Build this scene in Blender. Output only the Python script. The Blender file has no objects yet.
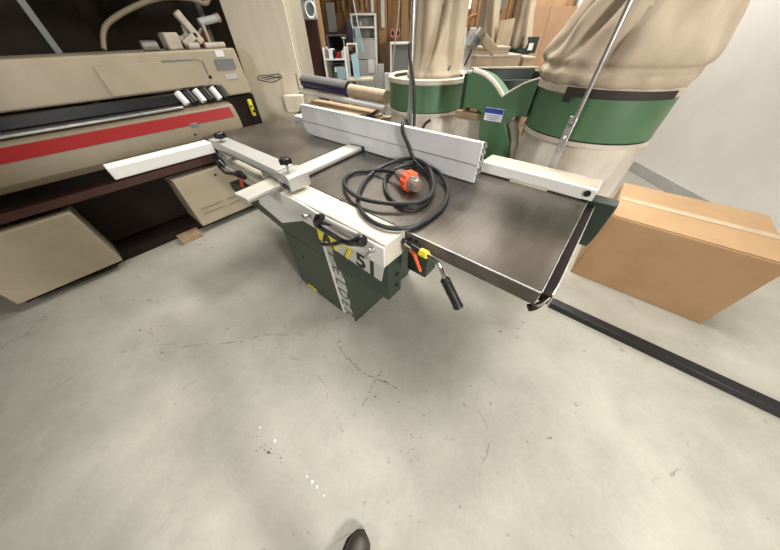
import bpy, bmesh, math, random
from mathutils import Vector, Matrix, Euler
random.seed(4)
C = bpy.context.scene.collection
PI = math.pi
# ------------------------------------------------------------------ materials
def nm(name):
    m = bpy.data.materials.new(name); m.use_nodes = True
    return m, m.node_tree, m.node_tree.nodes['Principled BSDF']
def ramp(nt, src, a, b, ca, cb):
    r = nt.nodes.new('ShaderNodeValToRGB')
    r.color_ramp.elements[0].position = a; r.color_ramp.elements[1].position = b
    r.color_ramp.elements[0].color = (*ca, 1); r.color_ramp.elements[1].color = (*cb, 1)
    nt.links.new(src, r.inputs[0]); return r.outputs[0]
def noise(nt, scale, detail=4, rough=.55, dist=0, stretch=None, rot=None):
    tc = nt.nodes.new('ShaderNodeTexCoord'); src = tc.outputs['Object']
    if stretch or rot:
        mp = nt.nodes.new('ShaderNodeMapping')
        if stretch: mp.inputs['Scale'].default_value = stretch
        if rot: mp.inputs['Rotation'].default_value = rot
        nt.links.new(src, mp.inputs[0]); src = mp.outputs[0]
    n = nt.nodes.new('ShaderNodeTexNoise')
    n.inputs['Scale'].default_value = scale; n.inputs['Detail'].default_value = detail
    n.inputs['Roughness'].default_value = rough; n.inputs['Distortion'].default_value = dist
    nt.links.new(src, n.inputs['Vector']); return n.outputs['Fac']
def mix(nt, fac, a, b, mode='MIX'):
    m = nt.nodes.new('ShaderNodeMix'); m.data_type = 'RGBA'; m.blend_type = mode
    for i, v in ((0, fac), (6, a), (7, b)):
        if isinstance(v, (int, float)): m.inputs[i].default_value = v
        elif isinstance(v, tuple): m.inputs[i].default_value = (*v, 1)
        else: nt.links.new(v, m.inputs[i])
    return m.outputs[2]
def mat(name, col, rough=.5, metal=0, col2=None, scale=6, bump=0, spec=.5, lo=.35, hi=.65, stretch=None, emis=None, alpha=None, coat=0):
    m, nt, b = nm(name)
    b.inputs['Base Color'].default_value = (*col, 1)
    b.inputs['Roughness'].default_value = rough; b.inputs['Metallic'].default_value = metal
    b.inputs['Specular IOR Level'].default_value = spec
    if coat: b.inputs['Coat Weight'].default_value = coat
    if col2:
        f = noise(nt, scale, 5, .6, .3, stretch)
        nt.links.new(ramp(nt, f, lo, hi, col, col2), b.inputs['Base Color'])
    if bump:
        n = noise(nt, scale * 5, 4, .6, 0, stretch)
        bp = nt.nodes.new('ShaderNodeBump'); bp.inputs['Strength'].default_value = bump; bp.inputs['Distance'].default_value = .004
        nt.links.new(n, bp.inputs['Height']); nt.links.new(bp.outputs[0], b.inputs['Normal'])
    if emis:
        b.inputs['Emission Color'].default_value = (*col, 1); b.inputs['Emission Strength'].default_value = emis
    return m
M = {}
M['white'] = mat('white_paint', (.62, .61, .57), .42, 0, (.71, .70, .67), 3)
M['fence'] = mat('fence_aluminium', (.64, .65, .66), .42, .15, (.76, .77, .78), 5)
M['cast_top'] = mat('dusty_cream_paint', (.46, .43, .345), .6, 0, (.56, .53, .44), 7, .15)
M['cream_dust'] = mat('cream_dusty', (.44, .385, .30), .7, 0, (.58, .52, .43), 8, .1)
M['alu'] = mat('brushed_aluminium', (.36, .355, .33), .45, .35, (.46, .45, .42), 14, 0, stretch=(.2, 6, 6))
M['alu_y'] = mat('brushed_aluminium_arm', (.38, .36, .315), .5, .15, (.47, .45, .40), 14, 0, stretch=(6, .2, 6))
M['dgreen'] = mat('dark_green_paint', (.013, .028, .018), .38, 0, (.018, .036, .023), 4)
M['ggreen'] = mat('grey_green_paint', (.036, .050, .033), .42, 0, (.044, .058, .039), 4)
M['green'] = mat('green_paint', (.055, .130, .058), .38, 0, (.085, .170, .085), 5, lo=.3, hi=.7)
M['black'] = mat('black_plastic', (.010, .010, .011), .3)
M['pinkm'] = mat('pink_plastic', (.7, .25, .3), .5)
M['rubber'] = mat('black_rubber', (.010, .011, .012), .45, 0, (.018, .02, .02), 30, spec=.35)
M['orange'] = mat('orange_plastic', (.75, .11, .035), .35)
M['yellow'] = mat('yellow_film', (.72, .62, .03), .4)
M['lgrey'] = mat('light_grey_film', (.50, .50, .47), .4)
M['chrome'] = mat('chrome', (.72, .72, .70), .16, 1)
M['steel'] = mat('dull_steel', (.36, .36, .35), .35, .85, (.48, .48, .46), 12)
M['ink'] = mat('black_ink', (.012, .012, .012), .45)
M['yink'] = mat('yellow_ink', (.75, .62, .03), .45)
M['gink'] = mat('grey_ink', (.11, .115, .11), .45)
M['canvas'] = mat('beige_canvas', (.38, .31, .22), .92, 0, (.48, .40, .295), 5, .25)
M['sack'] = mat('cream_sack', (.46, .40, .32), .8, 0, (.64, .59, .51), 5, .2)
M['strap'] = mat('dark_brown_strap', (.022, .014, .01), .7)
M['beige'] = mat('beige_machine_paint', (.37, .31, .215), .5, 0, (.42, .355, .25), 4)
M['beige2'] = mat('drab_machine_paint', (.22, .18, .115), .5, 0, (.25, .205, .14), 4)
M['red'] = mat('red_stripe_paint', (.27, .010, .010), .45, spec=.3)
M['dark'] = mat('dark_brown_metal', (.012, .008, .006), .8, 0, (.020, .012, .009), 4, spec=.2)
M['maroon'] = mat('oxide_maroon_paint', (.045, .014, .010), .6, 0, (.065, .022, .014), 6)
M['blue'] = mat('blue_plastic_film', (.018, .016, .06), .3, 0, (.03, .026, .09), 8)
M['bubble'] = mat('grey_bubble_wrap', (.11, .105, .105), .5, 0, (.16, .155, .155), 40, .4)
M['kraft'] = mat('kraft_paper', (.40, .31, .20), .7, 0, (.48, .38, .26), 6)
M['card'] = mat('cardboard', (.36, .22, .11), .85, 0, (.42, .27, .14), 3, .05)
M['card2'] = mat('brown_hardboard', (.34, .20, .11), .7, 0, (.38, .235, .13), 3)
M['timber'] = mat('timber_planks', (.26, .18, .10), .75, 0, (.38, .27, .16), 6, .1, stretch=(.6, 6, 6))
M['lblue'] = mat('pale_blue_plastic', (.26, .40, .45), .5)
M['paper'] = mat('white_paper', (.75, .75, .73), .7)
M['grey'] = mat('grey_laminate', (.42, .42, .41), .5, 0, (.48, .48, .46), 3)
M['label'] = mat('grey_label', (.17, .18, .18), .4)
M['bluelab'] = mat('blue_label', (.02, .06, .36), .4)
M['rust'] = mat('rust_pipe', (.22, .09, .03), .7, 0, (.32, .14, .05), 10)
M['cloth'] = mat('dark_trousers', (.02, .022, .03), .9, 0, (.028, .03, .04), 20)
M['boot'] = mat('brown_black_leather', (.030, .024, .018), .42, 0, (.05, .04, .03), 9, .1)
M['skin'] = mat('skin', (.5, .3, .22), .5)
M['glow'] = mat('daylight_pane', (1, 1, .98), .5, emis=2.2)
# clear plug plastic
m, nt, b = nm('clear_plug_plastic'); b.inputs['Base Color'].default_value = (.55, .47, .42, 1)
b.inputs['Roughness'].default_value = .08; b.inputs['Transmission Weight'].default_value = .75; b.inputs['IOR'].default_value = 1.4; M['clear'] = m
# cast iron table: dark oiled steel with stains and fine grinding lines
m, nt, b = nm('oiled_cast_iron')
f1 = noise(nt, 2.2, 3, .5, .0); f2 = noise(nt, 12, 1, .4, 0, (5, .4, 1))
c1 = ramp(nt, f1, .36, .66, (.080, .071, .059), (.200, .178, .150))
c2 = ramp(nt, f2, .3, .75, (.88, .87, .86), (1.03, 1.02, 1.0))
nt.links.new(mix(nt, 1.0, c1, c2, 'MULTIPLY'), b.inputs['Base Color'])
b.inputs['Metallic'].default_value = .72
rr = ramp(nt, noise(nt, 2.5, 1), .3, .7, (.24,) * 3, (.34,) * 3); nt.links.new(rr, b.inputs['Roughness'])
w = noise(nt, 160, 2, .5, 0, (1, .03, 1)); bp = nt.nodes.new('ShaderNodeBump'); bp.inputs['Strength'].default_value = .10; bp.inputs['Distance'].default_value = .001
M['iron'] = m
M['iron_side'] = mat('cast_iron_side', (.085, .075, .062), .5, .4, (.14, .125, .105), 9, .15)
# concrete floor
m, nt, b = nm('stained_concrete')
big = noise(nt, .9, 5, .55, .6); med = noise(nt, 4.5, 6, .65, .3); fine = noise(nt, 60, 3, .6)
c = ramp(nt, big, .34, .68, (.335, .322, .272), (.455, .438, .375))
c = mix(nt, 1.0, c, ramp(nt, med, .3, .72, (.86, .86, .85), (1.07, 1.06, 1.05)), 'MULTIPLY')
c = mix(nt, 1.0, c, ramp(nt, fine, .3, .7, (.95,) * 3, (1.03,) * 3), 'MULTIPLY')
spk = noise(nt, 26, 2, .5, .5); area = noise(nt, 2.3, 3, .5)
s1 = ramp(nt, spk, .70, .74, (0,) * 3, (1,) * 3); s2 = ramp(nt, area, .50, .62, (0,) * 3, (1,) * 3)
sm = mix(nt, 1.0, s1, s2, 'MULTIPLY')
c = mix(nt, sm, c, (.11, .095, .075))
# hairline cracks
tc = nt.nodes.new('ShaderNodeTexCoord'); dn = nt.nodes.new('ShaderNodeTexNoise'); dn.inputs['Scale'].default_value = 3; dn.inputs['Detail'].default_value = 5
nt.links.new(tc.outputs['Object'], dn.inputs['Vector'])
vm = nt.nodes.new('ShaderNodeVectorMath'); vm.operation = 'MULTIPLY_ADD'; vm.inputs[1].default_value = (.35, .35, .35)
nt.links.new(dn.outputs['Color'], vm.inputs[0]); nt.links.new(tc.outputs['Object'], vm.inputs[2])
vo = nt.nodes.new('ShaderNodeTexVoronoi'); vo.feature = 'DISTANCE_TO_EDGE'; vo.inputs['Scale'].default_value = 1.25
nt.links.new(vm.outputs[0], vo.inputs['Vector'])
k1 = ramp(nt, vo.outputs['Distance'], .0012, .003, (1,) * 3, (0,) * 3)
k2 = ramp(nt, noise(nt, 5, 4, .7), .52, .60, (0,) * 3, (1,) * 3)
c = mix(nt, mix(nt, 1.0, k1, k2, 'MULTIPLY'), c, (.20, .175, .14))
nt.links.new(c, b.inputs['Base Color'])
nt.links.new(ramp(nt, med, .3, .7, (.42,) * 3, (.60,) * 3), b.inputs['Roughness']); b.inputs['Specular IOR Level'].default_value = .4
bp = nt.nodes.new('ShaderNodeBump'); bp.inputs['Strength'].default_value = .12; bp.inputs['Distance'].default_value = .003
nt.links.new(fine, bp.inputs['Height']); nt.links.new(bp.outputs[0], b.inputs['Normal']); M['floor'] = m
# plywood / boards
def wood(name, ca, cb, dark, scale=3, st=(4, 4, .35), rough=.65):
    m, nt, b = nm(name)
    f = noise(nt, scale, 6, .6, .8, st); g = noise(nt, scale * 6, 4, .6, .2, st)
    c = ramp(nt, f, .3, .7, ca, cb)
    c = mix(nt, 1.0, c, ramp(nt, g, .3, .7, dark, (1.05,) * 3), 'MULTIPLY')
    nt.links.new(c, b.inputs['Base Color']); b.inputs['Roughness'].default_value = rough
    return m
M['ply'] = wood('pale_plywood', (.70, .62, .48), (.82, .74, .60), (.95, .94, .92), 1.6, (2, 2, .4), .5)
M['plyside'] = wood('shaded_plywood_side', (.32, .29, .22), (.39, .355, .275), (.93,) * 3, 2)  # darker copy of the pale plywood: the side's shade is in the colour
M['board'] = wood('brown_wall_board', (.27, .14, .062), (.40, .23, .11), (.7, .68, .65), 2.2, (5, 5, .3))
M['board2'] = wood('tan_wall_board', (.40, .23, .11), (.50, .31, .16), (.85, .84, .8), 2, (4, 4, .3))
M['boardk'] = wood('dark_stained_board', (.10, .055, .03), (.17, .09, .045), (.75,) * 3, 2.5, (5, 5, .3))
M['wallw'] = mat('white_wall_paint', (.78, .77, .74), .7, 0, (.84, .83, .80), 2)
M['ceil'] = mat('dusty_ceiling', (.16, .155, .14), .8, 0, (.22, .21, .19), 2)
M['crackm'] = mat('crack_dirt', (.10, .09, .07), .9)
M['walld'] = mat('dark_shed_wall', (.05, .038, .028), .8, 0, (.075, .055, .04), 2)
# mark on the plywood: a lens-shaped ink outline made as mesh later

# ------------------------------------------------------------------ mesh helpers
ROT = math.radians(39.73)
RM = Matrix.Rotation(ROT, 4, 'Z')      # the building's own axes
class MB:
    def __init__(s, frame=None): s.bm = bmesh.new(); s.f = frame
    def _v(s, p):
        p = Vector(p); return s.bm.verts.new(s.f @ p if s.f is not None else p)
    def hexa(s, P, ):
        v = [s._v(p) for p in P]
        for q in ((0, 3, 2, 1), (4, 5, 6, 7), (0, 1, 5, 4), (1, 2, 6, 5), (2, 3, 7, 6), (3, 0, 4, 7)): s.bm.faces.new([v[i] for i in q])
        return s
    def box(s, x0, x1, y0, y1, z0, z1):
        return s.hexa([(x0, y0, z0), (x1, y0, z0), (x1, y1, z0), (x0, y1, z0), (x0, y0, z1), (x1, y0, z1), (x1, y1, z1), (x0, y1, z1)])
    def bar(s, p, q, w, h, up=(0, 0, 1)):
        p = Vector(p); q = Vector(q); d = (q - p).normalized(); u = Vector(up)
        r = d.cross(u)
        if r.length < 1e-4: r = d.cross(Vector((1, 0, 0)))
        r.normalize(); u = r.cross(d).normalized(); r *= w / 2; u *= h / 2
        return s.hexa([p - r - u, p + r - u, q + r - u, q - r - u, p - r + u, p + r + u, q + r + u, q - r + u])
    def prism(s, poly, axis, lo, hi):
        def pt(a, b, c): return {'x': (c, a, b), 'y': (a, c, b), 'z': (a, b, c)}[axis]
        A = [s._v(pt(a, b, lo)) for a, b in poly]; B = [s._v(pt(a, b, hi)) for a, b in poly]
        n = len(poly); s.bm.faces.new(A); s.bm.faces.new(B[::-1])
        for i in range(n): s.bm.faces.new([A[i], B[i], B[(i + 1) % n], A[(i + 1) % n]])
        return s
    def tube(s, pts, r, n=10, caps=True, ry=None):
        pts = [Vector(p) for p in pts]; rs = r if isinstance(r, (list, tuple)) else [r] * len(pts)
        rings = []; prev = None
        for i, p in enumerate(pts):
            d = (pts[min(i + 1, len(pts) - 1)] - pts[max(i - 1, 0)]).normalized()
            if prev is None:
                a = d.cross(Vector((0, 0, 1)))
                if a.length < 1e-3: a = d.cross(Vector((1, 0, 0)))
                a.normalize()
            else:
                a = prev - d * prev.dot(d)
                if a.length < 1e-4: a = d.orthogonal()
                a.normalize()
            prev = a; c = d.cross(a)
            rings.append([s._v(p + (a * math.cos(t * 2 * PI / n) + c * math.sin(t * 2 * PI / n)) * rs[i]) for t in range(n)])
        for A, B in zip(rings, rings[1:]):
            for t in range(n): s.bm.faces.new([A[t], A[(t + 1) % n], B[(t + 1) % n], B[t]])
        if caps: s.bm.faces.new(rings[0][::-1]); s.bm.faces.new(rings[-1])
        return s
    def lathe(s, prof, c, n=40, fn=None, close=False):
        rings = []
        for r, z in prof:
            ring = []
            for t in range(n):
                a = t * 2 * PI / n; rr = r; dx = dy = 0
                if fn: rr, dx, dy = fn(r, z, a)
                ring.append(s._v((c[0] + dx + rr * math.cos(a), c[1] + dy + rr * math.sin(a), z)))
            rings.append(ring)
        for A, B in zip(rings, rings[1:]):
            for t in range(n): s.bm.faces.new([A[t], A[(t + 1) % n], B[(t + 1) % n], B[t]])
        if close: s.bm.faces.new(rings[-1]); s.bm.faces.new(rings[0][::-1])
        return s
    def ball(s, c, r, sc=(1, 1, 1), seg=14):
        m = Matrix.Translation(Vector(c)) @ Matrix.Diagonal((*sc, 1))
        if s.f is not None: m = s.f @ m
        bmesh.ops.create_uvsphere(s.bm, u_segments=seg, v_segments=seg // 2 + 2, radius=r, matrix=m); return s
W = {}
def smooth_path(pts, k=6, closed=False):
    P = [Vector(p) for p in pts]; out = []
    for i in range(len(P) - 1):
        a, b, c, d = P[max(i - 1, 0)], P[i], P[i + 1], P[min(i + 2, len(P) - 1)]
        for j in range(k):
            t = j / k
            out.append(.5 * ((2 * b) + (c - a) * t + (2 * a - 5 * b + 4 * c - d) * t * t + (3 * b - a - 3 * c + d) * t ** 3))
    out.append(P[-1]); return out
def tag(o, label=None, cat=None, group=None, kind=None):
    if label: o['label'] = label
    if cat: o['category'] = cat
    if group: o['group'] = group
    if kind: o['kind'] = kind
    return o
def thing(name, loc, label, cat, group=None, room=False):
    o = bpy.data.objects.new(name, None); C.objects.link(o); o.empty_display_size = .1
    L = Vector(loc); m = (RM @ Matrix.Translation(L)) if room else Matrix.Translation(L)
    o.matrix_basis = m; W[o] = m
    return tag(o, label, cat, group)
def obj(name, mb, material, parent=None, bevel=0, smooth=35, seg=2, sub=0, base=None, label=None, cat=None, group=None, kind=None):
    bm = mb.bm; bmesh.ops.recalc_face_normals(bm, faces=bm.faces[:])
    me = bpy.data.meshes.new(name)
    if parent is not None: mw = W[parent]
    elif base is not None: mw = Matrix.Translation(Vector(base))
    else:
        vs = [v.co for v in bm.verts]
        lo = Vector([min(v[i] for v in vs) for i in range(3)]); hi = Vector([max(v[i] for v in vs) for i in range(3)])
        mw = Matrix.Translation(Vector(((lo.x + hi.x) / 2, (lo.y + hi.y) / 2, lo.z)))
        if mb.f is not None: mw = mw @ Matrix.Rotation(ROT, 4, 'Z')
    bm.transform(mw.inverted()); bm.to_mesh(me); bm.free()
    mats = material if isinstance(material, list) else [material]
    for x in mats: me.materials.append(M[x])
    o = bpy.data.objects.new(name, me); C.objects.link(o)
    if parent is not None: o.parent = parent
    else: o.matrix_basis = mw
    W[o] = mw
    if smooth:
        me.shade_smooth(); me.set_sharp_from_angle(angle=math.radians(smooth))
    if bevel:
        b = o.modifiers.new('b', 'BEVEL'); b.width = bevel; b.segments = seg; b.limit_method = 'ANGLE'; b.angle_limit = math.radians(40)
    if sub:
        b = o.modifiers.new('s', 'SUBSURF'); b.levels = sub; b.render_levels = sub
    return tag(o, label, cat, group, kind)
def text(name, body, mw, size, material, parent, sx=1.0, extrude=.0006, offset=0):
    cu = bpy.data.curves.new('t', 'FONT'); cu.body = body; cu.size = size; cu.extrude = extrude; cu.align_x = 'CENTER'; cu.align_y = 'CENTER'; cu.offset = offset
    t = bpy.data.objects.new('t', cu); C.objects.link(t)
    dg = bpy.context.evaluated_depsgraph_get(); me = bpy.data.meshes.new_from_object(t.evaluated_get(dg))
    C.objects.unlink(t); bpy.data.objects.remove(t)
    me.transform(W[parent].inverted() @ mw @ Matrix.Diagonal((sx, 1, 1, 1))); me.materials.clear(); me.materials.append(M[material]); me.name = name
    o = bpy.data.objects.new(name, me); C.objects.link(o); o.parent = parent; W[o] = W[parent]; return o
def basis(origin, right, up):
    r = Vector(right).normalized(); u = Vector(up).normalized(); n = r.cross(u)
    m = Matrix((( r.x, u.x, n.x, origin[0]), (r.y, u.y, n.y, origin[1]), (r.z, u.z, n.z, origin[2]), (0, 0, 0, 1))); return m

# ------------------------------------------------------------------ camera
cam = bpy.data.cameras.new('camera'); co = bpy.data.objects.new('camera', cam); C.objects.link(co)
co.location = (0, 0, 1.39); co.rotation_euler = (0.772403, 0.011602, 0.693422)
cam.sensor_fit = 'HORIZONTAL'; cam.sensor_width = 36; cam.lens = 238.276 / 780 * 36; cam.clip_start = .02; cam.clip_end = 60
bpy.context.scene.camera = co
sc = bpy.context.scene
sc.view_settings.view_transform = 'Standard'; sc.view_settings.look = 'None'; sc.view_settings.gamma = 1
sc.view_settings.use_curve_mapping = False; sc.view_settings.exposure = -0.1

# ------------------------------------------------------------------ room (axes a,b of the building)
AL, AR, B0, B1, H = -4.6, 3.3, -3.2, 5.25, 3.6
floor_ = obj('floor', MB(RM).box(AL, AR, B0, B1, -.08, 0), 'floor', kind='structure', smooth=0)
# back wall of vertical boards
mb = MB(RM).box(AL, AR, B1, B1 + .08, 0, H)
obj('wall_back', mb, 'walld', kind='structure', smooth=0)
obj('wall_right', MB(RM).box(AR, AR + .1, B0, B1, 0, H), 'wallw', kind='structure', smooth=0)
obj('wall_left', MB(RM).box(AL - .1, AL, B0, B1, 0, H), 'walld', kind='structure', smooth=0)
obj('wall_front', MB(RM).box(AL, AR, B0 - .1, B0, 0, H), 'walld', kind='structure', smooth=0)
obj('ceiling', MB(RM).box(AL - .1, AR + .1, B0 - .1, B1 + .1, H, H + .1), 'ceil', kind='structure', smooth=0)
obj('baseboard_right', MB(RM).box(AR - .015, AR, B0, B1, 0, .12), 'grey', kind='structure', smooth=0)
# wall boards standing proud of the back wall
x = -1.3; i = 0
while x < 2.9:
    w_ = random.uniform(.13, .2)
    obj('trim_%d' % (i + 1), MB(RM).box(x, x + w_ - .012, B1 - .022, B1, .0, 2.6 + .2 * random.random()), random.choice(['board', 'board', 'board2']) if x < .5 else random.choice(['board2', 'board2', 'board']), kind='structure', smooth=0)
    x += w_; i += 1
obj('side_light_blocker', MB().box(.42, 1.7, -1.65, -.62, 0, 2.2), 'board2', kind='structure', smooth=0)  # unseen block added behind the camera to keep side light off the floor
# windows: narrow bright slits high in the back wall
for k, (a0, a1, z0) in enumerate(((.33, .44, 1.56), (1.08, 1.17, 1.60))):
    mb = MB(RM)
    mb.box(a0 - .03, a0, B1 - .05, B1 - .02, z0 - .03, 2.5).box(a1, a1 + .03, B1 - .05, B1 - .02, z0 - .03, 2.5).box(a0 - .03, a1 + .03, B1 - .05, B1 - .02, z0 - .03, z0)
    o = obj('window_%d' % (k + 1), mb, 'board2', kind='structure')
    obj('pane', MB(RM).box(a0, a1, B1 - .045, B1 - .035, z0, 2.5), 'glow', o)

# ------------------------------------------------------------------ plywood clad post (building pillar)
# local frame of the post follows the building's axes
pa, pb = -2.698 * math.cos(ROT) + 1.812 * math.sin(ROT), 2.698 * math.sin(ROT) + 1.812 * math.cos(ROT)   # its front right corner
post = thing('plywood_post', (-3.0, 1.8, 0), 'tall plywood clad post standing behind the planer and beside the beige machine', 'post')
post['kind'] = 'structure'
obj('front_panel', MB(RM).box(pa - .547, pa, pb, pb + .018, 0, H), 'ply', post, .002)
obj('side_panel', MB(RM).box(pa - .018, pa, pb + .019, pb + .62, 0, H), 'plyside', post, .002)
obj('core', MB(RM).box(pa - .52, pa - .02, pb + .02, pb + .58, 0, H), 'dark', post)
# cut-out cover low on the post
obj('cover_panel', MB(RM).box(pa - .20, pa + .012, pb - .006, pb - .0005, .80, 1.13), 'ply', post, .004)
obj('cover_strip', MB(RM).box(pa - .035, pa - .028, pb - .009, pb - .0065, .78, 1.10), 'ink', post)
obj('access_box', MB(RM).box(pa - .17, pa + .02, pb - .14, pb - .0065, .80, .94), 'ply', post, .004)
# ink mark
mb = MB(RM); pts = []
for t in range(41):
    a = 2 * PI * t / 40; w_ = .125; hgt = .028 * (1 + .25 * math.sin(3 * a))
    pts.append((pa - .29 + w_ * math.cos(a) * (1.1 if math.cos(a) < 0 else .9), pb - .008, 1.07 + hgt * math.sin(a) + .006 * math.cos(a)))
mb.tube(pts, .0035, 6)
mb.tube([(pa - .39, pb - .008, 1.068), (pa - .29, pb - .008, 1.082), (pa - .19, pb - .008, 1.066)], .004, 6).tube([(pa - .36, pb - .008, 1.056), (pa - .27, pb - .008, 1.066), (pa - .20, pb - .008, 1.08)], .003, 6)
obj('ink_mark', mb, 'ink', post)
# steel stanchion
st = thing('steel_stanchion', (-.95, 4.3, 0), 'dark maroon steel stanchion rising beyond the plywood post', 'stanchion', room=True); st['kind'] = 'structure'
obj('web', MB(RM).box(-1.05, -.93, 4.3, 4.5, 0, H), 'maroon', st, .003)
obj('flange', MB(RM).box(-1.065, -.90, 4.27, 4.298, 0, H), 'maroon', st, .003)
obj('packing_strip', MB(RM).box(-.895, -.84, 4.28, 4.33, 0, H), 'board2', st, .003)
# twin ring unit fixed on it
u = thing('wall_speaker', (-.99, 4.2, 1.45), 'pale grey twin cone unit fixed high on the maroon stanchion', 'speaker', room=True)
obj('housing', MB(RM).box(-1.03, -.87, 4.19, 4.268, 1.49, 1.95), 'grey', u, .015, seg=3)
for z in (1.57, 1.71):
    ring = [(-.935 + .055 * math.cos(t * PI / 12), 4.185, z + .066 * math.sin(t * PI / 12)) for t in range(25)]
    o = obj('ring', MB(RM).tube(ring, .012, 8), 'paper', u)
    obj('cone', MB(RM).tube([(-.935, 4.187, z), (-.935, 4.182, z)], .045, 20), 'label', o)

# ------------------------------------------------------------------ planer
pl = thing('planer', (-1.05, .85, 0), 'long green and white surface planer with dark steel tables standing on the concrete', 'planer')
# foot column on the floor
obj('base_pedestal', MB().prism([(-1.355, .03), (-1.345, .515), (-.765, .515), (-.765, .03)], 'y', .531, 1.15), 'ggreen', pl, .004)
obj('plinth', MB().box(-1.34, -.775, .54, 1.14, 0, .03), 'dgreen', pl)
# body under the tables
mb = MB()
mb.prism([(-1.36, .516), (-1.52, .545), (-1.93, .60), (-1.93, .655), (-1.36, .762), (-.79, .762), (-.79, .516)], 'y', .531, 1.18)
obj('body', mb, 'ggreen', pl, .004)
obj('side_housing', MB().prism([(-.79, .530), (-.79, .762), (-.436, .762), (-.436, .545)], 'y', .500, .590), 'dgreen', pl, .004)
obj('inner_housing', MB().box(-.79, -.62, .592, 1.16, .56, .762), 'dgreen', pl, .004)
for z in (.60, .665):
    obj('bolt', MB().tube([(-.436, .560, z), (-.431, .560, z)], .011, 12), 'black', pl)
obj('keyhole', MB().tube([(-1.20, .531, .36), (-1.20, .527, .36)], .011, 12), 'black', pl)
obj('screw', MB().tube([(-1.235, .531, .50), (-1.235, .528, .50)], .006, 10), 'black', pl)
obj('warning_label', MB().box(-1.27, -1.17, .5275, .5305, .03, .055), 'yellow', pl, label='small faded yellow label at the foot')
# white casting beside the cutter
obj('cutter_casting', MB().prism([(-1.24, .785), (-1.24, .868), (-.434, .868), (-.434, .763), (-.93, .763)], 'y', .488, .606), 'cast_top', pl, .005)
obj('front_cover', MB().prism([(-.434, .764), (-.434, .858), (-.80, .858), (-.93, .866), (-1.13, .866), (-1.36, .79), (-1.39, .70), (-1.18, .655), (-.945, .764)], 'y', .478, .4875), 'white', pl, .003)
obj('cover_web', MB().hexa([(-1.385, .489, .70), (-1.18, .489, .66), (-.97, .489, .755), (-1.0, .489, .78), (-1.37, .53, .79), (-1.18, .53, .75), (-.97, .53, .785), (-1.0, .53, .785)]), 'white', pl)
for x_, z_ in ((-.512, .79), (-.488, .83)):
    o = obj('bolt', MB().tube([(x_, .4725, z_), (x_, .462, z_)], .010, 6), 'steel', pl)
    obj('washer', MB().tube([(x_, .4775, z_), (x_, .4728, z_)], .015, 16), 'chrome', o)
obj('wing_screw', MB().tube([(-.86, .478, .83), (-.86, .45, .835)], .006, 8).ball((-.86, .447, .836), .012, (1.4, .6, 1)), 'steel', pl)
# tables
def table(name, x0, x1):
    t = obj(name, MB().prism([(.604, .87), (.604, .828), (.62, .817), (.66, .817), (.70, .83), (1.22, .83), (1.25, .817), (1.265, .817), (1.265, .87)], 'x', x0, x1), 'iron', pl, .002)
    return t
t1 = table('infeed_table', -.428, .047)
obj('polished_edge', MB().box(-.428, .047, .5985, .6035, .8665, .8698), 'steel', t1)
obj('polished_edge', MB().box(.0472, .0495, .604, 1.265, .866, .8698), 'steel', t1)
obj('table_edge', MB().box(-.428, .047, .5995, .6035, .815, .866), 'iron_side', t1, .001)
t2 = table('outfeed_table', -2.262, -1.152)
t3 = obj('bed_plate', MB().box(-1.148, -.4285, .607, 1.265, .835, .8698), 'iron', pl, .001)
obj('cutter_gap', MB().box(-.80, -.775, .60, .62, .845, .8715), 'black', t3)
obj('cutter_block', MB().tube([(-1.02, .62, .80), (-1.02, 1.25, .80)], .03, 20), 'steel', pl)
obj('table_rib', MB().box(-2.15, -1.20, .66, 1.18, .765, .829), 'iron_side', pl)
obj('table_rib', MB().box(-.43, -.05, .70, 1.16, .76, .829), 'iron_side', pl)
# lip casting along the outfeed side
mb = MB(); A_ = [(-1.86, .540), (-1.72, .505), (-1.30, .492), (-1.245, .50), (-1.245, .603), (-1.92, .603)]
mb.prism(A_, 'z', .775, .842)
obj('side_lip', mb, 'cast_top', pl, .008)
obj('bolt', MB().tube([(-1.36, .53, .843), (-1.36, .53, .853)], .012, 8), 'steel', pl)
# channel on the infeed table end
ch = obj('end_channel', MB().box(.052, .078, .63, 1.27, .812, .846), 'dark', pl, .002)
lip = smooth_path([(.080, 1.27, .850), (.080, .80, .850), (.079, .68, .848), (.074, .63, .838), (.062, .605, .822), (.046, .598, .810)], 5)
mb = MB()
for a_, b_ in zip(lip, lip[1:]): mb.bar(a_, b_, .003, .008)
obj('channel_lip', mb, 'steel', ch)
mb = MB()
for a_, b_ in zip(lip, lip[1:]): mb.bar(a_ - Vector((.007, 0, .014)), b_ - Vector((.007, 0, .014)), .010, .022)
obj('channel_wall', mb, 'dark', ch)
# bracket, crank, clamp lever under the table
obj('crank_bracket', MB().box(-.43, -.335, .62, .70, .66, .81), 'dgreen', pl, .004)
for x_ in (-.405, -.378): obj('bolt', MB().tube([(x_, .5995, .846), (x_, .595, .846)], .006, 8), 'black', pl)
cr = obj('crank_handle', MB().tube(smooth_path([(-.41, .575, .835), (-.36, .565, .838), (-.31, .56, .845), (-.275, .56, .843), (-.252, .56, .825), (-.238, .56, .80), (-.222, .56, .775)]), .0075, 10), 'chrome', pl)
obj('crank_boss', MB().tube([(-.425, .585, .832), (-.335, .563, .842)], .012, 12), 'black', cr)
obj('crank_tag', MB().tube([(-.335, .563, .842), (-.305, .56, .845)], .0155, 6), 'yellow', cr, label='yellow end collar on the crank')
gp = MB().tube([(-.226, .56, .782), (-.222, .56, .775), (-.215, .56, .765), (-.19, .56, .735), (-.158, .56, .69), (-.150, .56, .678), (-.147, .56, .674)], [.012, .0185, .0155, .0165, .0165, .019, .012], 14)
g = obj('crank_grip', gp, 'rubber', cr, label='black ribbed rubber grip')
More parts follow.
